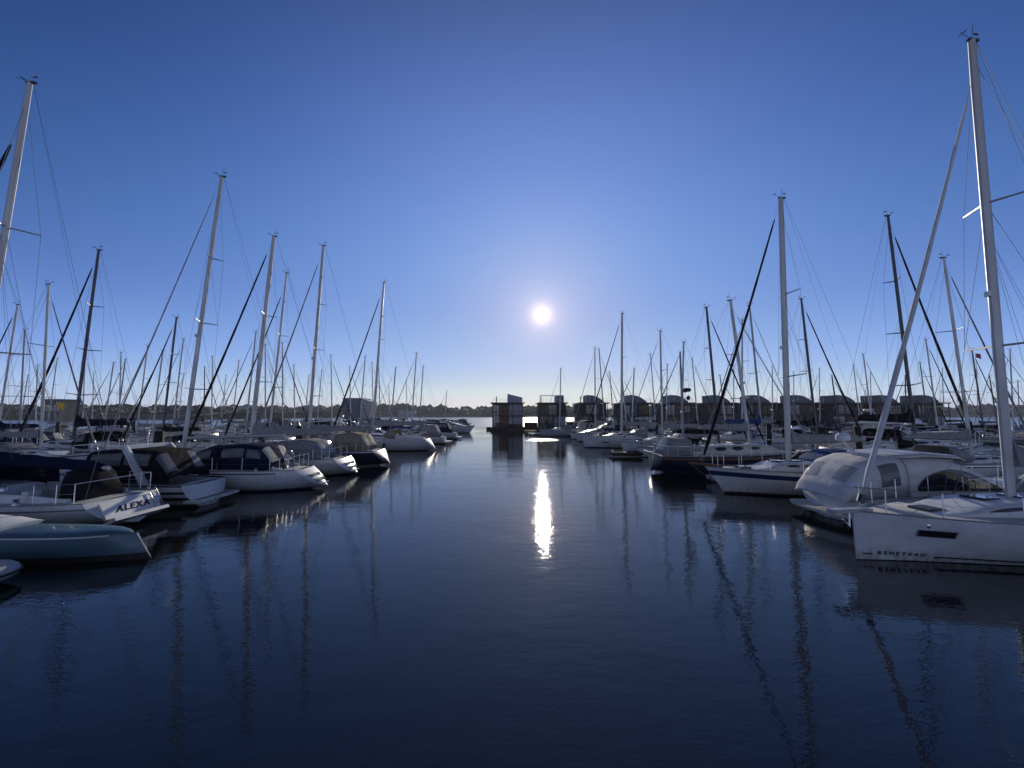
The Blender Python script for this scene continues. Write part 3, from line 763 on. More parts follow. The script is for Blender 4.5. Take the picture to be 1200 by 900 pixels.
def house(kind, panels):
    r_ = empty('floating_house'); Wd, Dp = 7.3, 9.5
    def bx(nm, m, *a, par=None):
        q = MB(); q.box(*a); return q.build(nm, m, par or r_, smooth=False)
    bx('float_base', floatm, -Wd / 2 - .5, Wd / 2 + .5, -1.2, Dp, -.6, .75)
    bx('wall', hw_dark, -Wd / 2, Wd / 2, 0, Dp - 1, .753, 6.35)
    bx('roof', frame_d, -Wd / 2 - .5, Wd / 2 + .5, -1.4, Dp - .6, 6.353, 6.62)
    bx('balcony', frame_d, -Wd / 2 - .1, Wd / 2 + .1, -1.3, -.003, 3.5, 3.68)
    for (x0, x1, z0, z1, m) in panels:
        if m in (hglass, curtain):
            wdw = bx('window', m, x0, x1, -.06, -.003, z0, z1)
            q = MB()
            for xx in (x0, x1, (x0 + x1) / 2): q.box(xx - .05, xx + .05, -.10, -.062, z0, z1)
            for zz in (z0, z1, z0 + (z1 - z0) * .65): q.box(x0 + .052, (x0 + x1) / 2 - .052, -.10, -.062, zz - .05, zz + .05); q.box((x0 + x1) / 2 + .052, x1 - .052, -.10, -.062, zz - .05, zz + .05)
            q.build('frame', frame_d, wdw, smooth=False)
        else: bx('wall_panel', m, x0, x1, -.10, -.003, z0, z1)
    for x in (-Wd / 2, -1.2, 1.2, Wd / 2):
        q = MB(); q.box(x - .07, x + .07, -1.25, -1.11, .753, 6.35); q.build('post', frame_d, r_, smooth=False)
    for z0 in (3.68, .753):
        q = MB()
        for k in range(4): q.tube([(-Wd / 2, -1.32, z0 + .28 * (k + 1)), (Wd / 2, -1.32, z0 + .28 * (k + 1))], .02, n=4)
        for k in range(9): q.tube([(-Wd / 2 + Wd * k / 8, -1.32, z0), (-Wd / 2 + Wd * k / 8, -1.32, z0 + 1.12)], .02, n=4)
        q.build('railing', frame_d, r_, smooth=False)
    q = MB(); q.tube([(-2.9, 3, 6.6), (-2.9, 3, 8.1)], .11, n=8); q.box(-3.05, -2.75, 2.85, 3.15, 8.103, 8.18); q.build('flue', frame_d, r_)
    q = MB(); q.box(Wd / 2 + .003, Wd / 2 + .9, 1.2, 4.0, .753, 1.0)
    for k in range(9): q.box(Wd / 2 + .05, Wd / 2 + .85, 1.2 + .3 * k, 1.46 + .3 * k, 1.0 + .28 * k, 1.05 + .28 * k)
    q.build('outside_stair', frame_d, r_, smooth=False)
    q = MB(); q.box(-2.9, -2.3, -.95, -.45, .753, 1.25); q.ball((-2.6, -.7, 1.55), .38, .35, .42); q.build('planter', hw_tan, r_)
    q = MB(); q.box(1.9, 2.9, -1.0, -.5, 1.15, 1.2)
    for xx in (1.95, 2.8): q.box(xx, xx + .05, -.95, -.55, .753, 1.148)
    q.build('terrace_table', hw_grey, r_, smooth=False)
    # roof pavilion
    if kind == 'slant': prof = [(-.1, 6.62), (3.55, 6.62), (3.55, 7.85), (-.1, 8.7)]
    elif kind == 'box': prof = [(1.2, 6.62), (3.2, 6.62), (3.2, 8.35), (1.2, 8.35)]
    else:
        prof = [(-1.6, 6.62), (3.1, 6.62), (3.1, 6.95)] + [(lerp(3.0, -.6, k / 7), 6.95 + 1.4 * math.sin(math.pi / 2 * k / 7) ** .9) for k in range(1, 8)] + [(-1.6, 8.42)]
    n = len(prof); q = MB(); q.add([(x, .3, z) for x, z in prof] + [(x, 5.5, z) for x, z in prof], [tuple(range(n)), tuple(range(2 * n - 1, n - 1, -1))] + [(i, (i + 1) % n, n + (i + 1) % n, n + i) for i in range(n)])
    pv = q.build('roof_pavilion', hw_grey if kind == 'slant' else hw_zinc, r_, smooth=False)
    bx('pavilion_window', hglass, *( (-1.2, -.7, .22, .297, 7.0, 7.9) if kind == 'curve' else (1.5, 2.0, .22, .297, 7.0, 7.8)), par=pv)
    q = MB()
    for k in range(3): q.tube([(-Wd / 2, -1.1, 6.9 + .3 * k), (Wd / 2 + .3, -1.1, 6.9 + .3 * k)], .014, n=4)
    for k in range(8): q.tube([(-Wd / 2 + k * Wd / 7, -1.1, 6.6), (-Wd / 2 + k * Wd / 7, -1.1, 7.5)], .016, n=4)
    q.build('roof_railing', wire, r_, smooth=False)
    if kind == 'box':
        q = MB(); x0, x1, z1 = -3.3, 1.1, 8.35
        for y in (.3, 4):
            q.tube([(x0, y, 6.62), (x0, y, z1), (x1, y, z1)], .05, n=4)
        q.tube([(x0, .3, z1), (x0, 4, z1)], .05, n=4); q.build('roof_frame', alu, r_, smooth=False)
    return r_
Pn = [
 [(-3.6, -2.1, 1.0, 6.1, hglass), (-2.0, .2, 1.0, 6.1, hw_brown), (.3, 3.6, 1.6, 6.2, hw_lilac)],
 [(-3.4, -1.2, 3.8, 6.1, hw_brown), (-1.1, 1.0, 3.8, 6.1, hglass), (1.2, 3.5, 3.8, 6.1, hw_dark), (-3.4, 0, 1.0, 3.4, hglass), (.4, 3.4, 1.0, 3.4, hw_grey)],
 [(-2.0, 1.2, 4.0, 6.1, curtain), (1.4, 3.5, 3.8, 6.1, hw_dark), (-3.4, -.4, 1.0, 3.4, hglass), (.2, 3.3, 1.0, 3.4, hw_brown)],
 [(-3.3, -1.7, 3.9, 6.0, hglass), (-1.5, .4, 3.8, 6.1, hw_blue), (.8, 3.5, 3.9, 6.1, hw_tan), (-3.4, -.2, 1.0, 3.4, hw_blue), (.9, 3.4, 1.0, 3.4, hw_grey)],
 [(-3.3, -.9, 3.8, 6.1, hglass), (-.7, 1.5, 3.8, 6.1, hw_brown), (1.8, 3.4, 4.4, 5.9, curtain), (-3.4, .2, 1.0, 3.4, hw_tan), (.9, 3.4, 1.0, 3.4, hw_blue)],
 [(-3.3, -1.4, 3.8, 6.1, hw_tan), (-1.1, 0, 4.2, 5.8, hglass), (.4, 3.4, 3.9, 6.0, curtain), (-3.4, .9, 1.0, 3.4, hw_blue), (1.2, 3.4, 1.0, 3.4, hglass)],
]
HY = 90.0
hp = [(595, 'slant', 0), (647.5, 'box', 1), (695, 'curve', 2), (745, 'curve', 3), (794, 'curve', 4), (843, 'curve', 5), (890, 'curve', 3), (940, 'curve', 4), (990, 'curve', 2), (1040, 'curve', 5), (1089, 'curve', 3)]
hl = ['brown and lilac floating house with slanted pavilion, at the open end of the row',
      'floating house with a box pavilion and open pale frame on its roof',
      'floating house with pale curtained upper window, third from the open channel',
      'floating house with tan upper panel behind the pair of slim masts, fourth in the row',
      'floating house with glazed upper left corner, fifth in the row from the channel',
      'floating house with a tan upper left wall, sixth in the row',
      'seventh floating house in the row, behind the dark furled sail of the striped yacht',
      'eighth floating house in the row, just right of the tall white mast',
      'ninth floating house in the row, dark clad under an arched pavilion',
      'tenth floating house in the row, left of the black mast',
      'last floating house at the right-hand end of the row, before the open fjord']
protos = {}
HG = 'floating houses moored in a row across the harbour'
for (px, kd, pi_), lab in zip(hp, hl):
    key = (kd, pi_)
    loc = ((px - CX) / F * HY, HY, 0)
    if key in protos: o = copy_tree(protos[key])
    else:
        o = house(kd, Pn[pi_]); protos[key] = tree_of(o)
    o.location = loc; o.scale = (.95 if px < 600 else .84, 1, 1); tag(o, lab, 'house', HG)
# access walkway between the houses
for i in range(len(hp) - 1):
    a = (hp[i][0] - CX) / F * HY + (3.96 if i == 0 else 3.52); b = (hp[i + 1][0] - CX) / F * HY - 3.52
    if b - a < .4: continue
    labs = ['connecting footbridge with railing in the gap beside the slanted-pavilion house', 'connecting footbridge with railing in the gap right of the box-pavilion house']
    r_ = empty('footbridge', (a, HY + 1.5, 0))
    tag(r_, labs[i] if i < 2 else 'dark steel footbridge in the narrow gap between two arched-pavilion floating houses', 'footbridge', 'footbridges between the floating houses')
    m_ = MB(); m_.box(.002, b - a - .002, 0, 1.6, .45, 2.0); m_.box(.002, b - a - .002, 0, 1.6, -.5, .1); m_.build('walkway', floatm, r_, smooth=False)
    m_ = MB(); m_.box(.002, b - a - .002, 0, .12, 4.15, 4.3)
    m_.tube([(0, .05, 2.9), (b - a, .05, 2.9)], .02, n=4)
    k = 2 if i < 3 else 1
    for q in range(k + 1): m_.box(q * (b - a) / k * .98 + .01, q * (b - a) / k * .98 + .10, 0.003, .1, 2.003, 4.15)
    m_.build('railing', frame_d, r_, smooth=False)
m_ = MB(); m_.box(-6.5, 102, HY + 8.3, HY + 10.5, -.5, .7); tag(m_.build('pier', floatm, smooth=False), kind='structure')

# ------------------------------------------------------------------ pontoons and piles
def pontoon(x, y0, y1, name='pontoon'):
    m_ = MB(); m_.box(x - 1.1, x + 1.1, y0, y1, .38, .5)
    y = y0
    while y < y1: m_.box(x - 1.0, x + 1.0, y, y + 3.2, -.3, .377, 1); y += 6
    tag(m_.build(name, [pont, conc], smooth=False), kind='structure')
for x in (-24, -54, -84): pontoon(x, 8, 130)
for x in (21.8, 51.8, 81.8): pontoon(x, 6 if x < 30 else 30, 82)
def pile(name='mooring_pile'):
    m_ = MB(); m_.tube([(0, 0, -3), (0, 0, 0), (0, 0, 2.9), (0, 0, 2.95)], [.21, .21, .19, .17], n=10); return m_.build(name, wood_p)
pproto = pile(); pfirst = True
PG = 'dark mooring piles along the pontoons'
def put_pile(x, y, lab, s=1):
    global pfirst
    o = pproto if pfirst else pproto.copy()
    if not pfirst: COL.objects.link(o)
    pfirst = False
    o.location = (x, y, 0); o.scale = (1, 1, s); tag(o, lab, 'pile', PG)
def pile_px(px, ytop, h=2.95):                # stand a pile so its head lies at the pixel
    p = at(px, ytop, h); return p.x, p.y
for px, yt, lab in ((187, 505, 'black mooring pile standing behind the black-canopied motorboat'),
                    (308, 500, 'dark mooring pile left of the tall mast of the yacht with grey hood'),
                    (351, 499, 'dark mooring pile just left of the dark furled sail and navy yacht mast'),
                    (386, 494, 'dark mooring pile below the white flybridge cruiser on the left')):
    hh = 2.95 if px < 800 else 1.9
    if px > 800: put_pile(*( (9.9+ .3, 21.3) ), lab, .55); continue
    p = pile_px(px, yt)
    put_pile(p[0], p[1], lab)
rp = random.Random(11)
for xx in (-24, -54, 21.8, 51.8):
    for yy in range(34 if xx != 21.8 else 24, 82, 9):
        put_pile(xx + 1.35, yy + 2, 'dark wooden mooring pile among the boats at a pontoon edge')

# ------------------------------------------------------------------ LEFT ROW heroes
def mk(P, my, basepx, toppx, sternx, lab, yaw=0, bowdir=-1, name=None, cat='sailing boat', mx=None):
    if mx is None: mx = (basepx - CX) / F * my
    loc, rz = place_sail(P, my, toppx=toppx, bowdir=bowdir, yaw=yaw, mx=mx)
    if sternx is not None: P['ls'] = abs(sternx - mx)
    r_, h, mp = sailboat(P); r_.location = loc; r_.rotation_euler.z = rz; tag(r_, lab, cat)
    return r_, h, mp

# A: white yacht, name on transom
P = dict(lb=4.6, ls=6, beam=3.4, fs=.97, fb=1.3, sw=.74, scoop=.62, nostep=1, bulge=.05, mr=.12, detail=2, hoodm=cnavy, coverm=cnavy, cvh=.36, bl=4.9, hoodl=1.6, hoodh=.95,
         jibm=cnavy, jr=.11, ff=.88, bh=.75, brise=-.25, bands=[(.78, .84, 3, 0, 1)], bandm=stripeg, boot=stripeg, ch=.38, cockpit=(.09, .4), c0=.42, wr=.007, wins=[(.1, .3, .2, .6), (.4, .6, .2, .6)])
ra, hA, mpA = mk(P, 13.3, None, (35, 97), -12.5, 'white sailing yacht with navy sprayhood and the name ALEXA on its transom', mx=-18.6)
# transom recess, lettering
def on_transom(h, y, f):                      # point on the sloping transom
    z = h.sheer(0) * f; return Vector((h.xz(0, z), y, z))
sl0, sl1 = hA.xz(0, .2), hA.xz(0, 1.1); slope = math.atan2(sl1 - sl0, .9)
p0 = on_transom(hA, 0, .64)
nx = Vector((-math.cos(slope), 0, math.sin(slope)))          # outward (aft, up)
upv = Vector((math.sin(slope), 0, math.cos(slope)))
rt = upv.cross(nx)
M = Matrix((( rt.x, upv.x, nx.x, 0), (rt.y, upv.y, nx.y, 0), (rt.z, upv.z, nx.z, 0), (0, 0, 0, 1)))
text_mesh('lettering', 'ALEXA', .28, Matrix.Translation(p0 + nx * .115 - upv * .02) @ M, ra, letter, shear=.35, spacing=1.25, xs=1.15, bold=.008)
q = MB(); q.box(-.95, .95, -.27, .28, -.02, .06, M=Matrix.Translation(p0 + nx * .05) @ M); q.build('transom_panel', gel, ra, smooth=False)
q = MB(); q.box(-.95, .95, -.44, -.33, -.05, .36, M=Matrix.Translation(p0) @ M); q.build('swim_step', gel, ra, smooth=False)
q = MB()
for y in (.72, 1.0): q.tube([p0 + nx * .15 + rt * y + upv * .5, p0 + nx * .15 + rt * y - upv * .4], .014, n=5)
for k in range(4): q.tube([p0 + nx * .15 + rt * .72 + upv * (-.3 + .2 * k), p0 + nx * .15 + rt * 1.0 + upv * (-.3 + .2 * k)], .012, n=5)
q.build('boarding_ladder', alug, ra)
# dark cloth draped cockpit cover and cockpit gear
q = MB(); xw = hA.xz(.10, 1); zw = hA.sheer(.1)
T = Arch([(xw + .75, .55, zw, .92, .6), (xw + .45, .62, zw, 1.02, .55), (xw + .1, .66, zw, .95, .6), (xw - .22, .55, zw, .5, .8)]); T.surf(q, n=12, sub=3); q.build('cockpit_cover', cblack, ra)
for y_ in (-1.2, .75):
    q = MB(); q.box(xw + 1.1, xw + 1.3, y_, y_ + .35, zw + .1, zw + .36); q.build('cockpit_locker', gel, ra, smooth=False)

# teal hull at the very left
def teal_hull():
    r_ = empty('multihull_boat'); y0 = 10.35
    h = Hull(4.5, 4.5, 1.25, .66, .64, sw=.55, scoop=0, stem=-.42, belly=.5, fine=5.5, spring=-.02, ex=3.4)
    h.mesh('hull', [teal, antiblk, antiblk, teal], r_, [], boot=.16, af=.05)
    # rounded deck
    q = MB(); rows = []
    for i in range(27):
        t = (i / 26) ** .98; w = h.half(t); z = h.sheer(t)
        rows.append([Vector((h.xz(t, z) - (.10 if i == 26 else 0), w * math.cos(a) * .99, z - .005 + .13 * min(1, w * 3) * math.sin(a))) for a in [math.pi * k / 10 for k in range(11)]])
    q.grid(rows, caps=True); q.build('deck', teal, r_)
    for sd_ in (1, -1):
        q = MB(); q.tube([h.edge(t / 20, sd_, .0, .0) for t in range(20)] , .02, n=5); q.build('toe_rail', gel, r_)
    # curved white crossbeam
    q = MB(); rows = []
    for i in range(15):
        a = i / 14; x = 1.35 - a * 3.2; w = .42; zc = .70 + .30 * math.sin(math.pi * (.12 + .5 * a))
        rows.append([Vector((x, .05 + .55 * math.cos(b) - .2 * a, zc + (.10 if math.sin(b) > 0 else .16) * math.sin(b) * (1.1 if a > .08 else .5))) for b in [2 * math.pi * k / 10 for k in range(10)]])
    q.grid(rows, close=True, caps=True); q.build('crossbeam', gel, r_)
    q = MB(); q.tube([(.2, -.75, .85), (.24, -.86, .6), (.38, -.9, .4), (.5, -.92, .25)], .022, n=6); q.build('mooring_line', rope, r_)
    q = MB(); ring = []
    r_.location = (at(175, 655).x - 4.5 - .42, y0, 0)
    return r_
rt_ = teal_hull(); tag(rt_, 'narrow teal-blue multihull float with white crossbeam, nearest boat on the left', 'boat')
# little chromed fender basket at the frame edge
q = MB(); c = at(4, 668, .32)
r_ = tag(empty('inflatable_dinghy', (c.x - .75, c.y - .1, 0)), 'white inflatable dinghy end with dark rubbing strake at the left picture edge', 'dinghy')
def tube_ring(cx, cy, z, rx, ry, r, n=20, a0=-100, a1=100):
    return [(cx + rx * math.cos(R(lerp(a0, a1, k / n))), cy + ry * math.sin(R(lerp(a0, a1, k / n))), z) for k in range(n + 1)]
q = MB(); q.tube([(-1.6, -.45, .26)] + tube_ring(.25, 0, .26, .55, .45, .15) + [(-1.6, .45, .26)], .15, n=10); q.build('tube', dink, r_)
q = MB(); q.tube([(-1.6, -.61, .26)] + tube_ring(.25, 0, .26, .71, .61, .15) + [(-1.6, .61, .26)], .03, n=5); q.build('rubbing_strake', rubber, r_)
q = MB(); q.box(-1.6, .5, -.36, .36, .1, .16); q.build('floor', deckd, r_, smooth=False)
q = MB(); q.box(-.7, -.45, -.40, .40, .30, .34); q.build('seat', gel, r_, smooth=False)

# ------------------------------------------------------------------ motorboats
def motorboat(P):
    g = P.get; r_ = empty(g('name', 'motorboat')); L = P['L']; B = P['B']
    h = Hull(L / 2, L / 2, B, g('fs', .95), g('fb', 1.35), sw=.88, scoop=g('scoop', .25), stem=g('stem', 1.1), belly=.35, fine=g('fine', 2.4), flare=.18, ex=1.9, spring=-.03)
    h.mesh('hull', [g('hull', gel), g('af', antiblk), g('boot', stripek), g('bandm', stripek)], r_, g('bands', [(.35, .55, 3, 0, .9)]), boot=.12)
    h.deck('deck', deckm, r_, cockpit=(.05, g('cp1', .42)), depth=.4, wf=.74, wellmat=deckd)
    for side in (1, -1):
        q = MB(); q.tube([h.edge(i / 20, side, .0, .0) for i in range(21)], .03, n=5); q.build('rub_rail', g('rubm', rubber), r_)
    # platform
    q = MB(); xs = h.xz(0, .3); q.box(xs - .16 - g('plat', .6), xs + .1, -B * .42, B * .42, .26, .36); q.build('swim_platform', g('platm', gel), r_, smooth=False)
    ch = g('ch', .75); c0, c1 = g('c0', .42), g('c1', .88)
    secs = []; n = 8
    for i in range(n + 1):
        qq = i / n; t = lerp(c0, c1, qq); hgt = max(.04, ch * (1 - smooth((qq - .12) / .88) ** .8) if g('fb2', 0) == 0 else ch)
        secs.append((h.xz(t, h.sheer(t)), h.half(t) * lerp(.82, .62, qq), h.sheer(t) - .05, hgt + .05, .5))
    A = Arch(secs); q = MB(); A.surf(q, n=18, sub=2); cab = q.build('cabin', g('hull', gel) if g('cabm') is None else g('cabm'), r_)
    for side in (0, 1):
        for qa, qb in g('wins', ((.5, 2.6), (2.9, 4.6))):
            def sh(t, side=side):
                lo, hi = .22, .22 + .42 * (1 - .6 * abs(2 * t - 1) ** 3)
                return (lo, hi) if side == 0 else (math.pi - hi, math.pi - lo)
            w_ = MB(); A.patch(w_, qa, qb, 0, 0, .008, shape=sh, m=6, n=3); w_.build('window', glass, cab)
    # windscreen
    xw = h.xz(c0, 1); zs = h.sheer(c0); wt = h.half(c0) * .80
    WS = Arch([(xw + .95, wt * .7, zs + ch * .75, .02, .5), (xw + .5, wt * .9, zs + ch * .7, .36, .42), (xw - .05, wt, zs + ch * .6, .68, .4)])
    q = MB(); WS.patch(q, .05, 1.9, .04 * math.pi, .96 * math.pi, .0, n=16); ws = q.build('windscreen', glass, r_)
    q = MB(); q.tube([WS.pt(1.95, math.pi * k / 16, .02) for k in range(17)], .022, n=5); q.build('frame', g('framem', stripew), ws)
    if g('canopy'):
        cl = g('cl', 2.5); hz = g('chh', 1.35)
        T = Arch([(xw - .0, wt, zs, hz, .35), (xw - cl * .5, wt * 1.03, zs, hz + .08, .35), (xw - cl * .88, wt * 1.03, zs, hz + .0, .35), (xw - cl - .35, wt * 1.0, zs - .03, .22, .35)])
        q = MB(); T.surf(q, n=20, sub=3, caps=False); can = q.build('canopy', g('canopy'), r_, solid=.02)
        for side in (0, 1):
            for qa, qb in ((.12, .95), (1.05, 1.9)):
                w_ = MB(); T.patch(w_, qa, qb, (.05 if side == 0 else .95) * math.pi, (.24 if side == 0 else .76) * math.pi, .012, n=4); w_.build('canopy_window', vinyl, can)
        for a, b in ((.20, .47), (.53, .80)):
            w_ = MB(); T.patch(w_, 2.12, 2.8, a * math.pi, b * math.pi, .012, n=4); w_.build('canopy_window', g('rearwin', vinyl), can)
    if g('arch'):
        xa = xw - g('archx', 1.9); q = MB(); wa = h.half(.25) * .93; top = g('archh', 1.55)
        for side in (1, -1):
            vs = [(xa - .72, side * wa, h.sheer(.25)), (xa - .40, side * wa, h.sheer(.25)), (xa + .60, side * wa * .85, h.sheer(.25) + top), (xa + .35, side * wa * .85, h.sheer(.25) + top)]
            vs += [(x, y - side * .10, z) for x, y, z in vs]
            q.add(vs, [(0, 1, 2, 3), (7, 6, 5, 4), (0, 4, 5, 1), (1, 5, 6, 2), (2, 6, 7, 3), (3, 7, 4, 0)])
        q.box(xa + .37, xa + .73, -wa * .84, wa * .84, h.sheer(.25) + top - .13, h.sheer(.25) + top - .003)
        ar = q.build('radar_arch', gel, r_, smooth=False)
        q = MB(); q.tube([(xa + .5, 0, h.sheer(.25) + top), (xa + .5, 0, h.sheer(.25) + top + .5)], .02, n=5); q.ball((xa + .5, 0, h.sheer(.25) + top + .55), .06, .06, .07); q.build('navigation_light', radomem, ar)
    # rails on foredeck
    q = MB(); up = Vector((0, 0, .5)); ts = (.5, .6, .7, .8, .9, .98)
    for side in (1, -1): q.tube([h.edge(t, side, .08) + up * (0 if t == .5 else 1) for t in ts], .014, n=5)
    for t in ts[1:]:
        for side in (1, -1): q.tube([h.edge(t, side, .08), h.edge(t, side, .08) + up], .012, n=5)
    q.build('bow_rail', steel, r_)
    if g('outboard'):
        q = MB(); xs = h.xz(0, .3); q.ball((xs - .4, 0, 1.0), .32, .2, .3); q.tube([(xs - .38, 0, .8), (xs - .38, 0, -.2)], [.14, .08], n=8); q.build('outboard_motor', rubber, r_)
    for (t, side, fm) in g('fenders', []):
        q = MB(); e = h.pt(t, h.sheer(t)); y = side * (h.half(t) + .10); z = h.sheer(t) * .5
        q.tube([(e.x, y, z - .3), (e.x, y, z - .24), (e.x, y, z + .22), (e.x, y, z + .28)], [.03, .11, .11, .03], n=10)
        q.tube([(e.x, y, z + .26), (e.x, side * (h.half(t) - .04), h.sheer(t) + .05)], .01, n=4); q.build('fender', fm, r_)
    if g('flybridge'):
        zt = zs + ch; x0 = h.xz(.22, 1); x1 = h.xz(.62, 1)
        q = MB(); rows = []
        for k, (x, w_, z_) in enumerate(((x0, .9, zt + .02), (lerp(x0, x1, .7), .9, zt + .02), (x1 + .3, .6, zt - .02))):
            ww = h.half(.4) * w_; rows.append([(x, -ww, z_), (x, ww, z_), (x, ww, z_ + .14), (x, -ww, z_ + .14)])
        q.grid(rows, close=True, caps=True); fly = q.build('flybridge', gel, r_)
        FA = Arch([(x0 + .8, h.half(.4) * .7, zt + .1, .3, .4), (lerp(x0, x1, .5), h.half(.4) * .75, zt + .1, .62, .4), (x1 - .1, h.half(.4) * .55, zt + .1, .45, .5), (x1 + .2, h.half(.4) * .4, zt + .08, .1, .6)])
        q = MB(); FA.surf(q, n=14, sub=3); q.build('fly_coaming', gel, fly)
        q = MB(); FA.patch(q, 1.6, 2.3, .2 * math.pi, .8 * math.pi, .02, n=8); q.build('fly_windscreen', glass, fly)
        q = MB()
        for side in (1, -1): q.tube([(x0 + .1, side * .9, zt - ch), (x0 + .1, side * .9, zt)], .03, n=5)
        q.build('support_post', steel, fly)
        q = MB(); xa = x0 + .9
        for side in (1, -1): q.tube([(xa, side * .9, zt + .1), (xa - .5, side * .75, zt + 1.3), (xa - .5, 0, zt + 1.35)], .06, n=6)
        q.build('radar_arch', gel, fly)
        q = MB(); q.tube([(xa - .5, 0, zt + 1.4), (xa - .5, 0, zt + 1.45), (xa - .5, 0, zt + 1.6)], [.3, .34, .25], n=12); q.build('radar_dome', radomem, fly)
        q = MB(); q.tube([(xa - .5, .5, zt + 1.35), (xa - .9, .55, zt + 3.0)], .012, n=4); q.tube([(xa - .5, -.5, zt + 1.35), (xa - .9, -.55, zt + 2.7)], .012, n=4); q.build('antenna', radomem, fly)
    return r_, h
# B: black canopied motorboat
rB, hB = motorboat(dict(L=8.2, B=2.75, canopy=cblack, arch=True, archx=1.9, archh=1.5, plat=.35, bands=[(.25, .42, 3, .02, .95), (.6, .72, 3, .02, .95)], fs=.92, fb=1.25, c0=.50, c1=.93, cl=2.9, chh=1.2, ch=.55, cp1=.5, rearwin=vinyl))
sB = at(277, 582, .3); rB.location = (-16.75, 16.35, 0); rB.rotation_euler.z = math.pi + R(2)
tag(rB, 'white motorboat with black stripes, black canopy and raked white arch', 'motorboat')
q = MB(); q.box(hB.xz(0, .3) - .32, hB.xz(0, .3) - .17, -.9, .9, .363, .375); q.build('teak_inlay', teak, rB, smooth=False)

# C
P = dict(lb=4.7, beam=3.3, fs=1.02, fb=1.4, sw=.55, scoop=1.25, mr=.115, detail=2, hoodm=cnavy, tentm=cnavy, tentwin=ccream, coverm=None, bl=5.2, hoodl=1.5, hoodh=1.1, tentl=2.2, jib=True, jibm=cgrey, jr=.035,
         bands=[(.84, .90, 3, 0.12, 1)], bandm=stripeb, boot=stripeb, af=antiblue, ch=.42, ff=.97, fenders=[(.40, 1, fendb)], bh=1.0, nsp=3, cockpit=(.10, .4), c0=.42)
mk(P, 20.0, 219, (260, 207), -9.35, 'white sloop with navy cockpit tent and cream rear flap, navy fender on its side', mx=-16.9)
# D
P = dict(lb=4.7, beam=3.4, fs=1.05, fb=1.35, sw=.72, scoop=.9, mr=.14, detail=2, hoodm=cgrey, tentm=cgrey, tentwin=vinyl, coverm=cgrey, cvh=.42, bl=5.2, hoodh=1.05, tentl=1.9, jibm=cblack, jr=.085, ff=.96, af=antiblk, boot=stripek, bands=[(.2, .8, 3, .25, .98)], bandm=navy, wheel=1)
r_, h_, _ = mk(P, 24.6, 296, (321, 277), -9.75, 'sailing yacht with open white stern, grey hood and thick grey-covered boom, left row')
q = MB()
for k in range(3): q.box(h_.xz(0, .3 + .25 * k) - .02, h_.xz(0, .3 + .25 * k) + .25, -.6, .6, .28 + .25 * k, .31 + .25 * k)
q.build('transom_step', deckd, r_, smooth=False)
# E
P = dict(lb=4.6, nostep=1, beam=3.5, fs=1.15, fb=1.45, sw=.72, scoop=.8, mr=.12, detail=2, hull=navy, hoodm=ccream, tentm=ctan, tentwin=ccream, coverm=cgrey, bl=5.0, hoodh=1.15, tentl=2.0, jibm=cgrey, jr=.07, bands=[(.9, .96, 3, 0, 1)], bandm=stripew, boot=stripew, af=antiblk, nsp=3)
mk(P, 29.0, 363, (379, 288), -9.1, 'navy-hulled sailing yacht with beige cockpit tent in the left row')
# F
P = dict(lb=4.4, beam=3.3, fs=1.05, fb=1.35, detail=1, hoodm=cgrey, coverm=cgrey, jibm=cblack, jr=.08, ff=.9)
mk(P, 33.2, 317, (336, 320), -12.8, 'white yacht with dark furled sail, set back behind the navy-hulled yacht')
# G
P = dict(lb=4.8, nostep=1, beam=3.6, fs=1.25, fb=1.55, sw=.66, scoop=.9, detail=1, hoodm=ctan, coverm=cgrey, cvh=.4, bl=5.6, jibm=cblack, jr=.10, ff=.94, bands=[(.82, .86, 3, 0, 1)], bandm=stripeg, boot=stripek, af=antiblk, fenders=[(.42, 1, rubber)], mr=.13)
r_, h_, _ = mk(P, 41.2, 437.5, (450, 331), -8.1, 'broad white yacht with tan hood and long grey boom cover, far left row')
# ------------------------------------------------------------------ RIGHT ROW heroes
# Z: the big white yacht in the right foreground
Zyaw = R(7)
P = dict(lb=4.95, moor=0, ls=7.2, beam=3.7, fs=1.10, fb=1.22, sw=.9, scoop=.2, stem=.02, mr=.135, detail=2, hoodm=cgrey, coverm=cgrey, jibm=cwhite, jr=.072, ff=.895, bowt=.985, bands=[], bandm=stripek,
         boot=gel, af=antiblk, ch=.36, c1=.84, cw=.52, fine=2.6, ex=3.4, wins=[(.1, .5, .25, .6), (.55, .8, .25, .55)], sweep=2.0, wr=.007)
mz = 10.85
rz_, hZ, mpZ = mk(P, mz, None, (1140, 46), None, 'large white sailing yacht with rolled grey headsail, nearest boat on the right', mx=13.75, yaw=Zyaw)
# hull window, lettering, bow roller
def hull_frame(h, t, z, side):
    a = h.pt(t - .01, z); b = h.pt(t + .01, z); c = h.pt(t, z - .06); d = h.pt(t, z + .06)
    for p in (a, b, c, d): p.y *= side
    fw = (b - a).normalized(); up_ = (d - c).normalized()
    nn = fw.cross(up_).normalized(); nn = nn if nn.y * side > 0 else -nn
    o = h.pt(t, z); o.y *= side
    return o, fw, up_, nn
side = 1                                         # heading is turned round, so the near side is +y local
def hull_patch(h, t0, t1, z0, z1, side, off, parent, nm, m, k=10):
    q = MB(); A_, B_ = [], []
    for i in range(k + 1):
        t = lerp(t0, t1, i / k); r1, r2 = [], []
        for z in (z0, z1):
            p, fw, u_, nn = hull_frame(h, t, z, side); r1.append(p + nn * off); r2.append(p - nn * .02)
        A_.append(r1 + r2[::-1])
    q.grid(A_, 0, close=True, caps=True); return q.build(nm, m, parent, smooth=False)
hull_patch(hZ, .15, .862, .135, .165, side, .010, rz_, 'waterline_stripe', stripek, k=60)
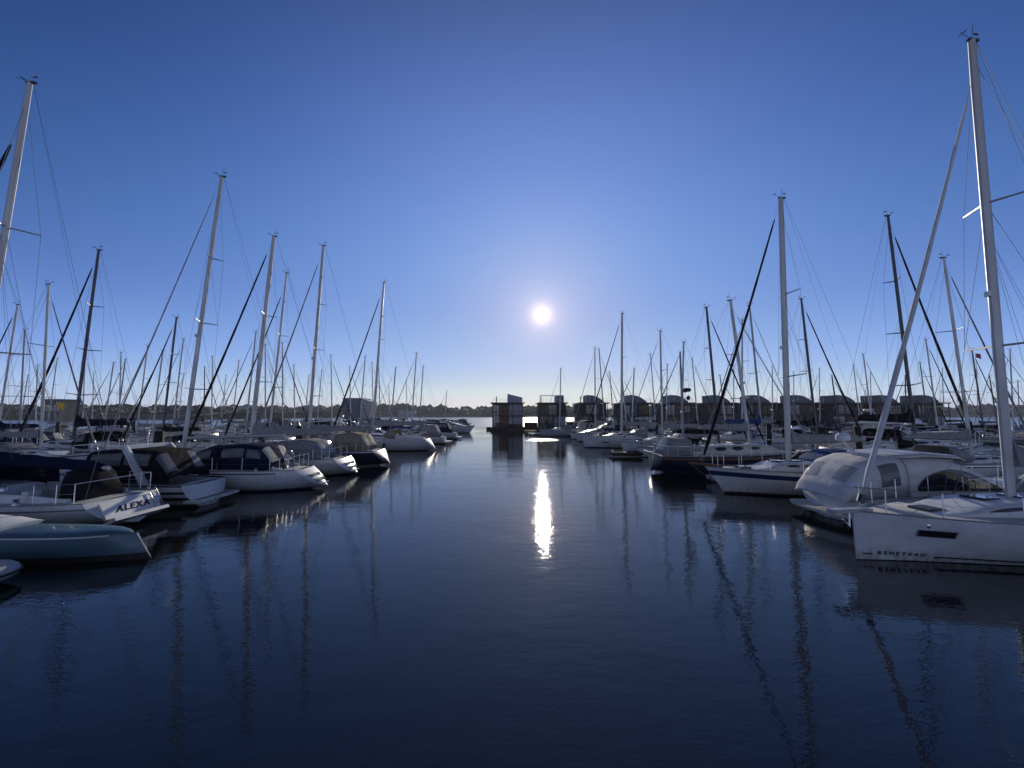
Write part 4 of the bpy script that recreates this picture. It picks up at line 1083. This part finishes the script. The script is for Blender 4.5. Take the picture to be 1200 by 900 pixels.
hull_patch(hZ, .970, .988, .15, .18, side, .010, rz_, 'bow_mark', stripek)
hull_patch(hZ, .853, .905, .72, .87, side, .012, rz_, 'hull_window', glass)
hull_patch(hZ, .850, .908, .705, .885, side, .005, rz_, 'window_frame', stripeg)
# lettering letter by letter so it follows the curved bow
for i, ch_ in enumerate('BENETEAU'):
    t = .958 - i * .0108
    o_, fw, u_, nn = hull_frame(hZ, t, .20, side)
    rt2 = -fw if side == 1 else fw
    rt2 = u_.cross(nn)
    M = Matrix(((rt2.x, u_.x, nn.x, 0), (rt2.y, u_.y, nn.y, 0), (rt2.z, u_.z, nn.z, 0), (0, 0, 0, 1)))
    text_mesh('lettering', ch_, .13, Matrix.Translation(o_ + nn * .008) @ M, rz_, letter, extrude=.003, xs=1.15, bold=.002)
q = MB(); xb = hZ.xz(1, hZ.fb); q.box(xb - .5, xb + .62, -.10, .10, hZ.fb - .02, hZ.fb + .07); q.tube([(xb + .6, -.1, hZ.fb + .02), (xb + .6, .1, hZ.fb + .02)], .05, n=8); q.build('bowsprit', gel3, rz_, smooth=False)
q = MB(); q.tube([(xb + .1, 0, hZ.fb - .05), (xb + .12, 0, hZ.fb - .4)], .03, n=6); q.tube([(xb + .12, -.0, hZ.fb - .4), (xb + .3, 0, hZ.fb - .2)], .03, n=6); q.build('anchor', steel, rz_)
q = MB(); e = hZ.pt(.9, 1.2); q.ball((e.x - .1, hZ.pt(.9, 1.0).y + .02, 1.0), .06, .03, .07); q.build('hawse_fitting', steel, rz_)
# swept coachroof of pale blue cloth lying on foredeck

# Y: grey-white motor cruiser with tent
def cruiser():
    r_ = empty('motor_cruiser'); L = 8.8; B = 2.95
    h = Hull(L / 2, L / 2, B, .92, 1.32, sw=.9, scoop=.1, stem=1.1, belly=.35, fine=2.3, flare=.18, ex=1.9, spring=-.02)
    h.mesh('hull', [gel, antiblk, antiblk, stripek], r_, [(.55, .62, 3, 0, .9)], boot=.12)
    h.deck('deck', deckm, r_, cockpit=(.04, .19), wf=.76, wellmat=deckd)
    for sd_ in (1, -1):
        q = MB(); q.tube([h.edge(i / 20, sd_, 0, 0) for i in range(21)], .03, n=5); q.build('rub_rail', steel, r_)
    q = MB(); xs = h.xz(0, .3); rows = []
    for i in range(13):
        a = i / 12 * 2 - 1; dd = .78 * (1 - .4 * abs(a) ** 3)
        rows.append([(xs + .1, a * B * .45, .26), (xs - dd, a * B * .45, .28), (xs - dd, a * B * .45, .37), (xs + .1, a * B * .45, .37)])
    q.grid(rows, close=True, caps=True); q.build('swim_platform', gel2, r_)
    for yy in (-.9, .9):
        q = MB(); q.tube([(xs - .4, yy, -.3), (xs - .1, yy, .3)], .04, n=5); q.build('platform_strut', steel, r_)
    X = lambda t: h.xz(t, 1.2)
    hs_ = lambda t: h.sheer(t)
    E_ = .40
    secs = [(X(t), w, hs_(t) - .05, z - hs_(t) + .05, e) for t, w, z, e in ((.19, 1.27, 2.22, .36), (.27, 1.28, 2.30, .38), (.36, 1.25, 2.28, .40), (.44, 1.20, 2.10, .43), (.52, 1.12, 1.80, .46), (.60, 1.0, 1.48, .55), (.72, .75, 1.32, .7), (.86, .4, 1.30, .8))]
    A = Arch(secs); q = MB(); A.surf(q, n=26, sub=4); cab = q.build('cabin', gel, r_)
    ph = lambda f, e=E_: math.asin(min(1, f ** (1 / e)))
    for sd_ in (0, 1):
        def sh(t):
            lo = ph(.14); f = .14 + .50 * max(0, math.sin(math.pi * (t ** .85) * .93 + .07)) ** .6 * (1.0 + .25 * t)
            hi = ph(min(.86, f + .01))
            return (lo, hi) if sd_ == 0 else (math.pi - hi, math.pi - lo)
        w_ = MB(); A.patch(w_, .55, 4.9, 0, 0, .008, shape=sh, m=22, n=6); w_.build('side_window', glass, cab)
        w_ = MB(); pts = [A.pt(lerp(.55, 4.9, k / 22), sh(k / 22)[1 if sd_ == 0 else 0], .012) for k in range(23)]; w_.tube(pts, .016, n=5); w_.build('window_trim', stripeg, cab)
    w_ = MB(); A.patch(w_, 3.2, 5.0, .30 * math.pi, .70 * math.pi, .008, m=6, n=8); w_.build('windscreen', glass, cab)
    RA = Arch([(X(.16), .7, 2.22, .04, .5), (X(.20), 1.05, 2.23, .12, .5), (X(.30), 1.12, 2.27, .15, .5), (X(.44), 1.0, 2.20, .12, .5), (X(.50), .7, 2.08, .05, .6)])
    q = MB(); RA.surf(q, n=14, sub=3); q.build('hardtop', gel2, r_)
    T = Arch([(X(.20), 1.31, hs_(.2) - .03, 1.36, .40), (X(.12), 1.32, hs_(.12) - .03, 1.34, .42), (X(.05), 1.30, hs_(.05) - .03, 1.18, .45), (X(.005), 1.26, hs_(0) - .04, .86, .5), (X(-.035), 1.2, hs_(0) - .10, .40, .6), (X(-.05), 1.15, hs_(0) - .2, .12, .8)])
    q = MB(); T.surf(q, n=26, sub=5, caps=False); tent = q.build('cockpit_tent', cwhite, r_, solid=.02)
    for sd_ in (0, 1):
        a_, b_ = ph(.30, .42), ph(.84, .42)
        if sd_: a_, b_ = math.pi - b_, math.pi - a_
        w_ = MB(); T.patch(w_, .45, 1.45, a_, b_, .012, n=5); w_.build('tent_window', vinyl_d, tent)
    for a, b in ((.30, .47), (.53, .70)):
        w_ = MB(); T.patch(w_, 2.45, 3.6, a * math.pi, b * math.pi, .012, n=6, m=6); w_.build('tent_window', vinyl, tent)
    q = MB()
    for k in (0.0,): q.tube([T.pt(max(k, .02), math.pi * j / 20, .006) for j in range(21)], .008, n=4)
    q.build('tent_seam', cgrey, tent)
    q = MB(); up = Vector((0, 0, .5)); ts = (.34, .42, .5, .58, .66, .74, .82, .9, .98)
    for sd_ in (1, -1):
        q.tube([h.edge(t, sd_, .1) + up * (0 if t == .34 else 1) for t in ts], .014, n=5)
        for t in ts[1:]: q.tube([h.edge(t, sd_, .1), h.edge(t, sd_, .1) + up], .012, n=5)
    q.build('bow_rail', steel, r_)
    q = MB(); x = X(.12); q.box(x - .06, x + .06, -.1, .1, 2.26, 2.36); q.tube([(x, 0, 2.35), (x - .2, 0, 2.55), (x - .35, 0, 2.75)], [.06, .05, .04], n=8); q.build('antenna_bracket', gel, r_)
    q = MB(); q.tube([(x - .35, 0, 2.74), (x - .35, 0, 2.79), (x - .35, 0, 2.95), (x - .35, 0, 3.04)], [.13, .22, .22, .12], n=14); q.build('satellite_dome', radomem, r_)
    return r_
rY = cruiser(); rY.location = (11.55 + 4.4, 14.45, 0); rY.rotation_euler.z = R(0)
tag(rY, 'white motor cruiser with pale cockpit tent and arched dark side window, on the right', 'motorboat')

# X: white yacht with navy sheer stripe, bow left
P = dict(lb=4.0, moor=0, ls=5.6, beam=3.2, fs=1.1, fb=1.25, sw=.6, scoop=.3, stem=.9, mr=.145, detail=2, hoodm=cblue, coverm=cgrey, jibm=cblack, jr=.085, ff=.965, bands=[(.66, .86, 3, 0, .995)], bandm=stripeb, boot=stripek, af=antiblk, ch=.4, fenders=[(.60, 1, fendb)], lamp=1, jibo=(.55, 0, .02))
mx_ = (920 - CX) / F * 18.9
rX, hX, _ = mk(P, 18.7, 920, (915, 232), None, 'white yacht with a navy sheer stripe, wooden bowsprit and dark furled headsail', cat='sailing boat')
q = MB(); xb = hX.xz(1, 1.25); q.tube([(xb - .8, 0, 1.27), (xb + .75, 0, 1.42)], [.09, .055], n=8); q.build('bowsprit', wood_w, rX)
q = MB(); q.tube([(xb + .7, 0, 1.38), (xb - .55, 0, .35)], .01, n=4); q.build('bobstay', wire, rX)

# W: dark ketch, stern left, bow right
P = dict(lb=4.6, ls=6.8, beam=3.4, fs=1.15, fb=1.5, sw=.72, scoop=.25, stem=.9, mr=.11, detail=2, hull=navy, jib=True, jibm=cgrey, jr=.04, hoodm=None, coverm=cgrey, bl=3.3, c0=.3, ch=.62, cw=.66, bands=[(.80, .90, 3, 0, 1)], bandm=wood_w, boot=stripeb, af=antiblue, coachm=gel2, wins=[(.06, .2, .2, .75), (.26, .40, .2, .75), (.48, .6, .2, .6)], ff=.93, radar=.0, cockpit=(.05, .28))
rW, hW, mpW = mk(P, 25.4, 876, (856, 352), 165 / 452 * 25.2 - .1, 'dark-hulled ketch with a cream cabin and chromed stern rail, right row', bowdir=1)
tp = atY(797, 412, 25.4); mz_x = (799 - CX) / F * 25.4 - rW.location.x; tx = tp.x - rW.location.x
q = MB(); q.tube([(mz_x, 0, 1.0), (tx, 0, tp.z)], [.075, .06], n=8); mm_ = q.build('mizzen_mast', alug, rW)
q = MB()
for sd_ in (1, -1): q.tube([(mz_x, sd_ * 1.35, 1.15), (tx, 0, tp.z * .95)], .006, n=4)
q.build('mizzen_shroud', wire, rW)
q = MB(); p = Vector((lerp(mz_x, tx, .5) + .35, 0, atY(802, 457, 25.4).z)); q.tube([p - Vector((0, 0, .12)), p, p + Vector((0, 0, .12))], [.2, .28, .2], n=12); q.box(p.x - .36, p.x, -.03, .03, p.z - .16, p.z - .10); q.build('radar_dome', alud, mm_)
q = MB(); q.tube([(p.x - .35, 0, p.z - .5), (p.x, 0, p.z - .5)], .015, n=4); q.ball((p.x + .08, 0, p.z - .52), .13, .13, .16); q.build('radar_reflector', alud, mm_)
T = Arch([(mz_x + .1, 1.1, 1.05, 1.15, .42), (mz_x - 1.1, 1.05, 1.05, 1.2, .45), (mz_x - 1.7, .95, 1.0, .2, .6)]); q = MB(); T.surf(q, n=14, sub=3, caps=False); tn = q.build('cockpit_tent', cgrey, rW, solid=.02)
for a, b in ((.08, .3), (.36, .64), (.70, .92)):
    q = MB(); T.patch(q, 1.15, 1.75, a * math.pi, b * math.pi, .012); q.build('tent_window', vinyl, tn)
q = MB(); T.patch(q, .15, .9, .72 * math.pi, .93 * math.pi, .012); q.build('tent_window', vinyl, tn)
q = MB(); T.patch(q, .15, .9, .07 * math.pi, .28 * math.pi, .012); q.build('tent_window', vinyl, tn)
q = MB(); xs = hW.xz(0, 1)
for sd_ in (-.8, .8): q.tube([(xs + .1, sd_, 1.2), (xs - .45, sd_, 1.35), (xs - .45, sd_, .9)], .025, n=5)
q.tube([(xs - .45, -.8, 1.35), (xs - .45, .8, 1.35)], .025, n=5); q.build('davit', steel, rW)

# V: hull 738-776, U: hull 688-740, T etc.
P = dict(lb=4.1, ls=5.9, beam=3.3, fs=1.15, fb=1.4, detail=1, hoodm=cgrey, coverm=cgrey, jibm=cgrey, jr=.04, bands=[(.8, .84, 3, 0, 1)], bandm=stripeg, boot=stripeb)
mk(P, 37.5, 775, (773, 388), None, 'white yacht with pale grey hood, third hull beyond the dark ketch')
P = dict(lb=4.6, ls=6.2, beam=3.5, fs=1.2, fb=1.45, detail=1, hoodm=cgrey, coverm=cgrey, jibm=cblack, jr=.075, bands=[(.4, .5, 3, .74, .80)], bandm=stripek, boot=stripeb, af=antiblue, mr=.14)
mk(P, 44.6, 727.5, (729, 367), None, 'long white yacht with blue waterline and two dark furled sails, farther in the right row')
P = dict(lb=4.0, ls=5.2, beam=3.2, fs=1.1, fb=1.3, detail=1, hoodm=cnavy, coverm=cgrey, jibm=cgrey, jr=.05)
mk(P, 60, 697, (697, 408), None, 'white yacht with one slim mast, left of a crossed pair near the houses')
mk(dict(P, coverm=cnavy, mastm=alug, jibm=cblack), 64.5, 708, (702, 409), None, 'white yacht with navy boom cover and slightly tilted grey mast near the houses', bowdir=1)
P = dict(lb=3.6, ls=4.6, beam=2.9, fs=1.05, fb=1.25, detail=1, hull=gel3, hoodm=cgrey, coverm=None, bl=3, jibm=cgrey, jr=.03)
r_, _, _ = mk(P, 69, 655.5, (657, 432), None, 'grey sloop moored in front of the box-pavilion floating house, at the channel edge')
rV, _ = motorboat(dict(L=7.6, B=2.9, canopy=None, ch=.7, arch=False, bands=[], fs=1.0, fb=1.3)); rV.location = (at(667, 516).x + 3.6, 54.5, 0); rV.rotation_euler.z = math.pi
tag(rV, 'open white motorboat with low cabin, at the channel edge before the third floating house', 'motorboat')
# small dinghy at (728-742, 532)
def dinghy(x, y, rz, lab, m=dink, s=1):
    r_ = tag(empty('inflatable_dinghy', (x, y, 0), rz), lab, 'dinghy'); q = MB()
    q.tube([(-1.5, -.5, .26)] + tube_ring(.9, 0, .30, .6, .5, .15, a0=-90, a1=90) + [(-1.5, .5, .26)], [.12] + [.19] * 21 + [.12], n=10); q.build('tube', m, r_)
    q = MB(); q.box(-1.35, 1.1, -.34, .34, .1, .16); q.build('floor', deckd, r_, smooth=False)
    q = MB(); q.box(-1.32, -1.26, -.40, .40, .1, .55); q.build('transom', gel3, r_, smooth=False)
    q = MB(); q.box(-.3, -.05, -.42, .42, .36, .40); q.build('seat', gel, r_, smooth=False)
    r_.scale = (s, s, s); return r_
p = at(735, 535); dinghy(p.x, p.y, 0, 'dark dinghy moored at the end of the white yacht beyond the ketch', rubber)
p = at(629, 510); dinghy(p.x, p.y, R(20), 'small white dinghy on the glittering water in front of the second floating house', fendw)
p = (7.2 + 4.1, 21.9); dinghy(12.5, 21.7, R(8), 'grey inflatable dinghy moored between the striped yacht and the ketch')
# far left end of the row: motorboats
rI, _ = motorboat(dict(L=9.0, B=3.0, flybridge=False, ch=.9, canopy=None, arch=True, archx=1.2, bands=[], fs=1.0, fb=1.55)); p = at(556, 508); rI.location = (p.x - 4.6, p.y + 2, 0)
tag(rI, 'white cabin cruiser with dark windows, bow pointing into the channel on the left', 'motorboat')
rJ, _ = motorboat(dict(L=7.5, B=2.8, ch=.7, canopy=cnavy, cl=1.9, bands=[], fs=1.0, fb=1.3)); p = at(532, 515); rJ.location = (p.x - 3.5, p.y + 1.6, 0); rJ.rotation_euler.z = math.pi
tag(rJ, 'small white motorboat with navy canopy, beyond the broad tan-hooded yacht', 'motorboat')
rK, _ = motorboat(dict(L=7.0, B=2.7, ch=.65, canopy=cgrey, cl=1.9, bands=[], fs=.95, fb=1.25)); p = at(519, 521); rK.location = (p.x - 3.4, p.y + 1.5, 0); rK.rotation_euler.z = math.pi
tag(rK, 'low white motorboat with grey canopy, next beyond the tan-hooded yacht', 'motorboat')
# flybridge yachts
rL, _ = motorboat(dict(name='motor_yacht', L=13, B=4.2, ch=1.3, canopy=None, bands=[(.5, .62, 3, .3, .8)], fs=1.3, fb=2.1, flybridge=True, c0=.3, c1=.8))
rL.location = ((1050 - CX) / F * 42, 42, 0); rL.rotation_euler.z = 0
tag(rL, 'large white flybridge yacht with radar arch and antennas, right basin', 'motorboat')
tL = tree_of(rL)
c = copy_tree(tL); c.location = ((383 - CX) / F * 66, 66, 0); c.rotation_euler.z = math.pi; c.scale = (.85,) * 3
tag(c, 'white flybridge yacht left of the blue-grey hall, left basin', 'motorboat')
c = copy_tree(tL); c.location = ((528 - CX) / F * 80 - 3, 84, 0); c.scale = (.6,) * 3
tag(c, 'small white flybridge boat farthest along the left side of the channel', 'motorboat')
c = copy_tree(tL); c.location = (32, 33.5, 0); c.scale = (.7,) * 3; c.rotation_euler.z = math.pi
tag(c, 'white flybridge boat right behind the striped yacht, second row of the right basin', 'motorboat')

# ------------------------------------------------------------------ background fleet
base = dict(ls=5.7, lb=4.3, beam=3.3, H=13.5, rake=.6, detail=1, wr=.008, fenders=[(.3, 1, fendw), (.55, -1, fendb), (.6, 1, fendb), (.35, -1, fendw)])
PR = {}
def proto(k, **kw):
    d = dict(base); d.update(kw); r_, h, _ = sailboat(d); r_.location = (0, -400, 0); PR[k] = (tree_of(r_), d['H'], d['rake'], [False])
proto('a', hoodm=cgrey, coverm=cgrey, jibm=cgrey, jr=.06)
proto('b', hoodm=cnavy, coverm=cnavy, jibm=cnavy, jr=.075, tentm=cnavy, bands=[(.8, .87, 3, 0, 1)])
proto('c', hull=navy, hoodm=ccream, coverm=ccream, jibm=ccream, jr=.06, bandm=stripew, bands=[(.88, .92, 3, 0, 1)], coachm=gel2)
proto('d', hoodm=cblack, coverm=cblack, mastm=alud, boomm=alud, jibm=cblack, jr=.085, nsp=3, mr=.11)
proto('e', hull=gel2, hoodm=cblue, coverm=cblue, jibm=cgrey, jr=.03, mastm=alug, bandm=stripek, nsp=1)
proto('f', hull=gel, hoodm=None, coverm=cwhite, jibm=cgrey, jr=.05, bandm=cred, boot=stripek, wheel=1, bimini=cgrey)
kinddesc = {'a': 'white sloop with grey canvas', 'b': 'white sloop with navy canvas', 'c': 'dark-hulled sloop with cream canvas', 'd': 'white sloop with black mast and black canvas', 'e': 'cream-hulled sloop with blue canvas', 'f': 'white sloop with grey bimini'}
used = []
def bg_boat(k, px, py, colx=None, y=None, bow=-1, lab=None, H=None):
    tr, H0, rk, flag = PR[k]
    if y is None:
        y = colx / ((px - CX) / F)
    tp = atY(px, py, y); s = tp.z / H0
    if flag[0]: o = copy_tree(tr)
    else: o = tr[0]; flag[0] = True
    rz = 0 if bow > 0 else math.pi
    yw = R(rb.uniform(-2, 2))
    o.location = (tp.x + rk * s * bow, y, 0); o.rotation_euler = (0, 0, rz + yw); o.scale = (s, s, s)
    if s > 1.12 : o.scale = (1.12, 1.12, s)
    if s < .85: o.scale = (.9, .9, s)
    used.append((o.location.x, y))
    if lab: tag(o, lab, 'sailing boat')
    else: tag(o, kinddesc[k] + ', far back among the crowded berths', 'sailing boat', kinddesc[k] + ' in the distant berths')
    return o
rb = random.Random(21)
named = [
 ('d', 117, 293, -31, None, -1, 'sloop with black mast and long black boom cover, second row on the left'),
 ('a', 57, 333, -31, None, 1, 'white sloop with a pale mast, left of the black-masted sloop'),
 ('b', 20.5, 357, -46, None, -1, 'navy-canvassed sloop at the far left edge, with the taller of two close masts'),
 ('e', 29, 387, -52.5, None, 1, 'cream sloop at the far left edge, with the shorter of two close masts'),
 ('d', 207, 372, None, 35.0, -1, 'black-canvassed sloop just left of the tallest left-row mast'),
 ('a', 173, 405, -47, None, -1, 'grey-canvassed sloop behind the black-canopied motorboat, slim mast'),
 ('c', 190, 411, None, 40, -1, 'dark-hulled sloop with cream canvas, second row behind the black-canopied motorboat'),
 ('a', 300, 389, None, 46, -1, 'grey sloop seen between two close tall masts on the left'),
 ('f', 311, 404, None, 51, 1, 'white sloop with bimini behind the thick grey-covered boom'),
 ('b', 331, 402, -31, 50.5 , 1, 'navy-canvassed sloop whose furled sail slopes right, left of the navy yacht mast'),
 ('d', 828, 360, 15, 31.0, 1, 'sloop with black canvas and dark furled sail, next beyond the dark ketch'),
 ('a', 870, 375, None, 47.5, -1, 'grey-canvassed sloop with slim mast right of the ketch main mast'),
 ('e', 878, 358, None, 42, 1, 'blue-canvassed sloop with grey mast, left of the tall white mast'),
 ('d', 939, 350, None, 38, 1, 'sloop with dark furled sail sloping right, right of the tall white mast'),
 ('d', 1038, 253, None, 27.3, 1, 'black-masted racing sloop behind the pale-tented cruiser'),
 ('a', 1106, 302, None, 22.3, 1, 'white sloop with grey canvas and radar on the mast, right basin second row'),
 ('a', 1183, 410, 58, None, -1, 'distant grey-canvassed sloop at the right picture edge'),
 ('a', 800, 401, 15, 34.4, -1, 'grey-canvassed sloop whose mast stands just behind the mizzen of the ketch'),
 ('c', 762, 415, 27.5, None, 1, 'dark-hulled sloop with cream canvas between the fourth and fifth floating houses'),
 ('a', 782, 427, 27.5, None, -1, 'white sloop with slim mast in front of the fifth floating house'),
 ('b', 811, 420, 28, None, 1, 'navy-canvassed sloop in front of the gap right of the fifth floating house'),
 ('a', 488, 414, None, 62, -1, 'white sloop with the left one of two close masts beyond the tan-hooded yacht'),
 ('e', 496, 429, None, 67, -1, 'cream sloop with the right one of two close masts beyond the tan-hooded yacht'),
 ('a', 523, 458, None, 96, -1, 'lone distant sloop with a short mast at the left of the open water'),
 ('b', 388, 417, None, 60, 1, 'navy-canvassed sloop with a slim mast left of the blue-grey hall'),
 ('a', 428, 418, None, 58, -1, 'grey-canvassed sloop whose mast crosses the blue-grey hall'),
]
for k, px, py, cx_, y, bow, lab in named: bg_boat(k, px, py, cx_, y, bow, lab)
# the rest of the fleet: masts read off the picture, each berthed in the column that suits its height
rest = [(100, 415), (67, 420), (142, 413), (147, 421), (132, 425), (249, 418), (280, 423), (240, 430), (377, 434), (444, 431), (463, 431), (456, 453),
        (362, 440), (345, 428), (110, 436), (84, 432), (45, 428), (32, 440), (8, 425), (160, 437), (215, 440), (228, 428), (265, 440), (476, 446), (410, 430),
        (1020, 437), (1078, 425), (1104, 432), (1139, 410), (1144, 433), (960, 432), (976, 440), (1000, 428), (930, 436), (905, 430), (890, 436), (845, 440), (860, 428),
        (1160, 440), (1192, 446), (1126, 446), (1060, 440), (1090, 448), (1172, 425), (742, 432), (832, 432), (730, 440), (752, 446),
        (70, 395), (88, 400), (215, 398), (236, 405), (256, 400), (268, 412), (340, 410), (352, 418), (366, 425), (405, 420), (436, 425), (470, 425), (1012, 415), (1035, 405), (1085, 398), (1055, 412), (1120, 405), (1150, 398), (1168, 408), (1195, 400), (955, 405), (985, 412), (920, 412), (900, 405), (838, 415), (722, 420), (715, 436)]
occ = {}
for (x, y) in used:
    for c_ in (-47, -31, 15, 28, 44, 58, -61, -77, 74, 88):
        if abs(x - c_) < 7: occ.setdefault(c_, []).append(y)
for px, py in rest:
    u = (px - CX) / F; best = None
    for c_ in ((-16.5, -31, -47, -61, -77) if u < 0 else (15, 28, 44, 58, 74, 88)):
        y = c_ / u
        if y < 34 or (u > 0 and y > 80) or y > 125: continue
        if c_ in (-16.5,) and y < 50: continue
        Hh = atY(px, py, y).z
        if Hh < 8.0 or Hh > 17: continue
        free = all(abs(y - q) > 3.6 for q in occ.get(c_, []))
        sc = abs(Hh - 12.5) + (0 if free else 50)
        if best is None or sc < best[0]: best = (sc, c_, y)
    if best is None or best[0] > 49: continue
    occ.setdefault(best[1], []).append(best[2])
    pier = {-16.5: -1, -31: 1, -47: -1, -61: 1, -77: -1, 15: 1, 28: -1, 44: 1, 58: -1, 74: 1, 88: -1}[best[1]]
    bg_boat(rb.choice('aaabbcdef'), px, py, None, best[2], pier if rb.random() < .7 else -pier)
# motorboats in between
MP = []
for kw in (dict(canopy=cnavy), dict(canopy=None, arch=True, archx=1.2), dict(canopy=ccream), dict(canopy=cblack, hull=navy, cabm=gel, bands=[])):
    d_ = dict(L=7.6, B=2.8, bands=[(.5, .58, 3, 0, .9)], cl=2.2); d_.update(kw); r_, _ = motorboat(d_); MP.append((tree_of(r_), [False]))
mdesc = ['small white motorboat with navy canopy', 'small white motorboat with an open cockpit and arch', 'small white motorboat with cream canopy', 'small navy-hulled motorboat with black canopy']
for c_ in (-16.5, -31, -47, -61, 15, 28, 44, 58):
    y = 48 if c_ in (-16.5, 15) else (32 if abs(c_) < 40 else 40)
    ylim = 118 if c_ < 0 else 80
    if c_ == 15: y = 49
    while y < ylim:
        if all(abs(y - q) > 3.7 for q in occ.get(c_, [])) and abs(c_ / y) < 1.5 and not (c_ == 28 and 29 < y < 46) and not (c_ == 44 and 36 < y < 47):
            j = rb.randrange(4); tr, fl = MP[j]
            if fl[0]: o = copy_tree(tr)
            else: o = tr[0]; fl[0] = True
            s = rb.uniform(.85, 1.15); o.scale = (s, s, s)
            o.location = (c_ + rb.uniform(-.8, .8), y, 0); o.rotation_euler = (0, 0, (0 if rb.random() < .5 else math.pi) + R(rb.uniform(-2, 2)))
            tag(o, mdesc[j] + ' in a distant berth between sailing boats', 'motorboat', mdesc[j] + 's in the back berths')
            occ.setdefault(c_, []).append(y)
        y += rb.uniform(3.9, 5.2)
# remove prototypes nobody used
for (tr, fl) in MP:
    if not fl[0]: tr[0].location = (0, -400, 0)

# flags
def flag(px, py, y, m, lab):
    p = atY(px, py, y); r_ = tag(empty('flag', (p.x, y, 0)), lab, 'flag')
    q = MB(); q.tube([(0, 0, 0), (0, 0, p.z + .1)], .02, n=5); q.build('pole', alu, r_)
    q = MB(); rows = []
    for i in range(9): rows.append([(i * .11, .06 * math.sin(i * 1.1), p.z - .015 * i), (i * .11, .06 * math.sin(i * 1.1 + .4), p.z - .65 - .04 * i)])
    q.grid(rows); q.build('cloth', m, r_, solid=.006)
flag(66.5, 471, 45, yellow, 'yellow flag flying low at the far left in front of the wood')
flag(1143, 414, 62, redw, 'red and white pennant flying in the rigging at the upper right basin')

# the thin sea air between here and the far shore
hm = bpy.data.materials.new('sea_air'); hm.use_nodes = True; hn = hm.node_tree.nodes; hl_ = hm.node_tree.links; hn.clear()
ho_ = hn.new('ShaderNodeOutputMaterial'); pv_ = hn.new('ShaderNodeVolumePrincipled')
pv_.inputs['Color'].default_value = (.80, .88, 1.0, 1); pv_.inputs['Density'].default_value = .00013; pv_.inputs['Anisotropy'].default_value = .25
hl_.new(pv_.outputs[0], ho_.inputs['Volume'])
q = MB(); q.box(-6100, 6100, -500, 9100, -7.5, 60); hz_ = q.build('haze', hm, smooth=False); tag(hz_, kind='stuff'); hz_['label'] = 'thin bluish sea haze over the harbour and the fjord'; hz_['category'] = 'haze'
S.cycles.volume_bounces = 0
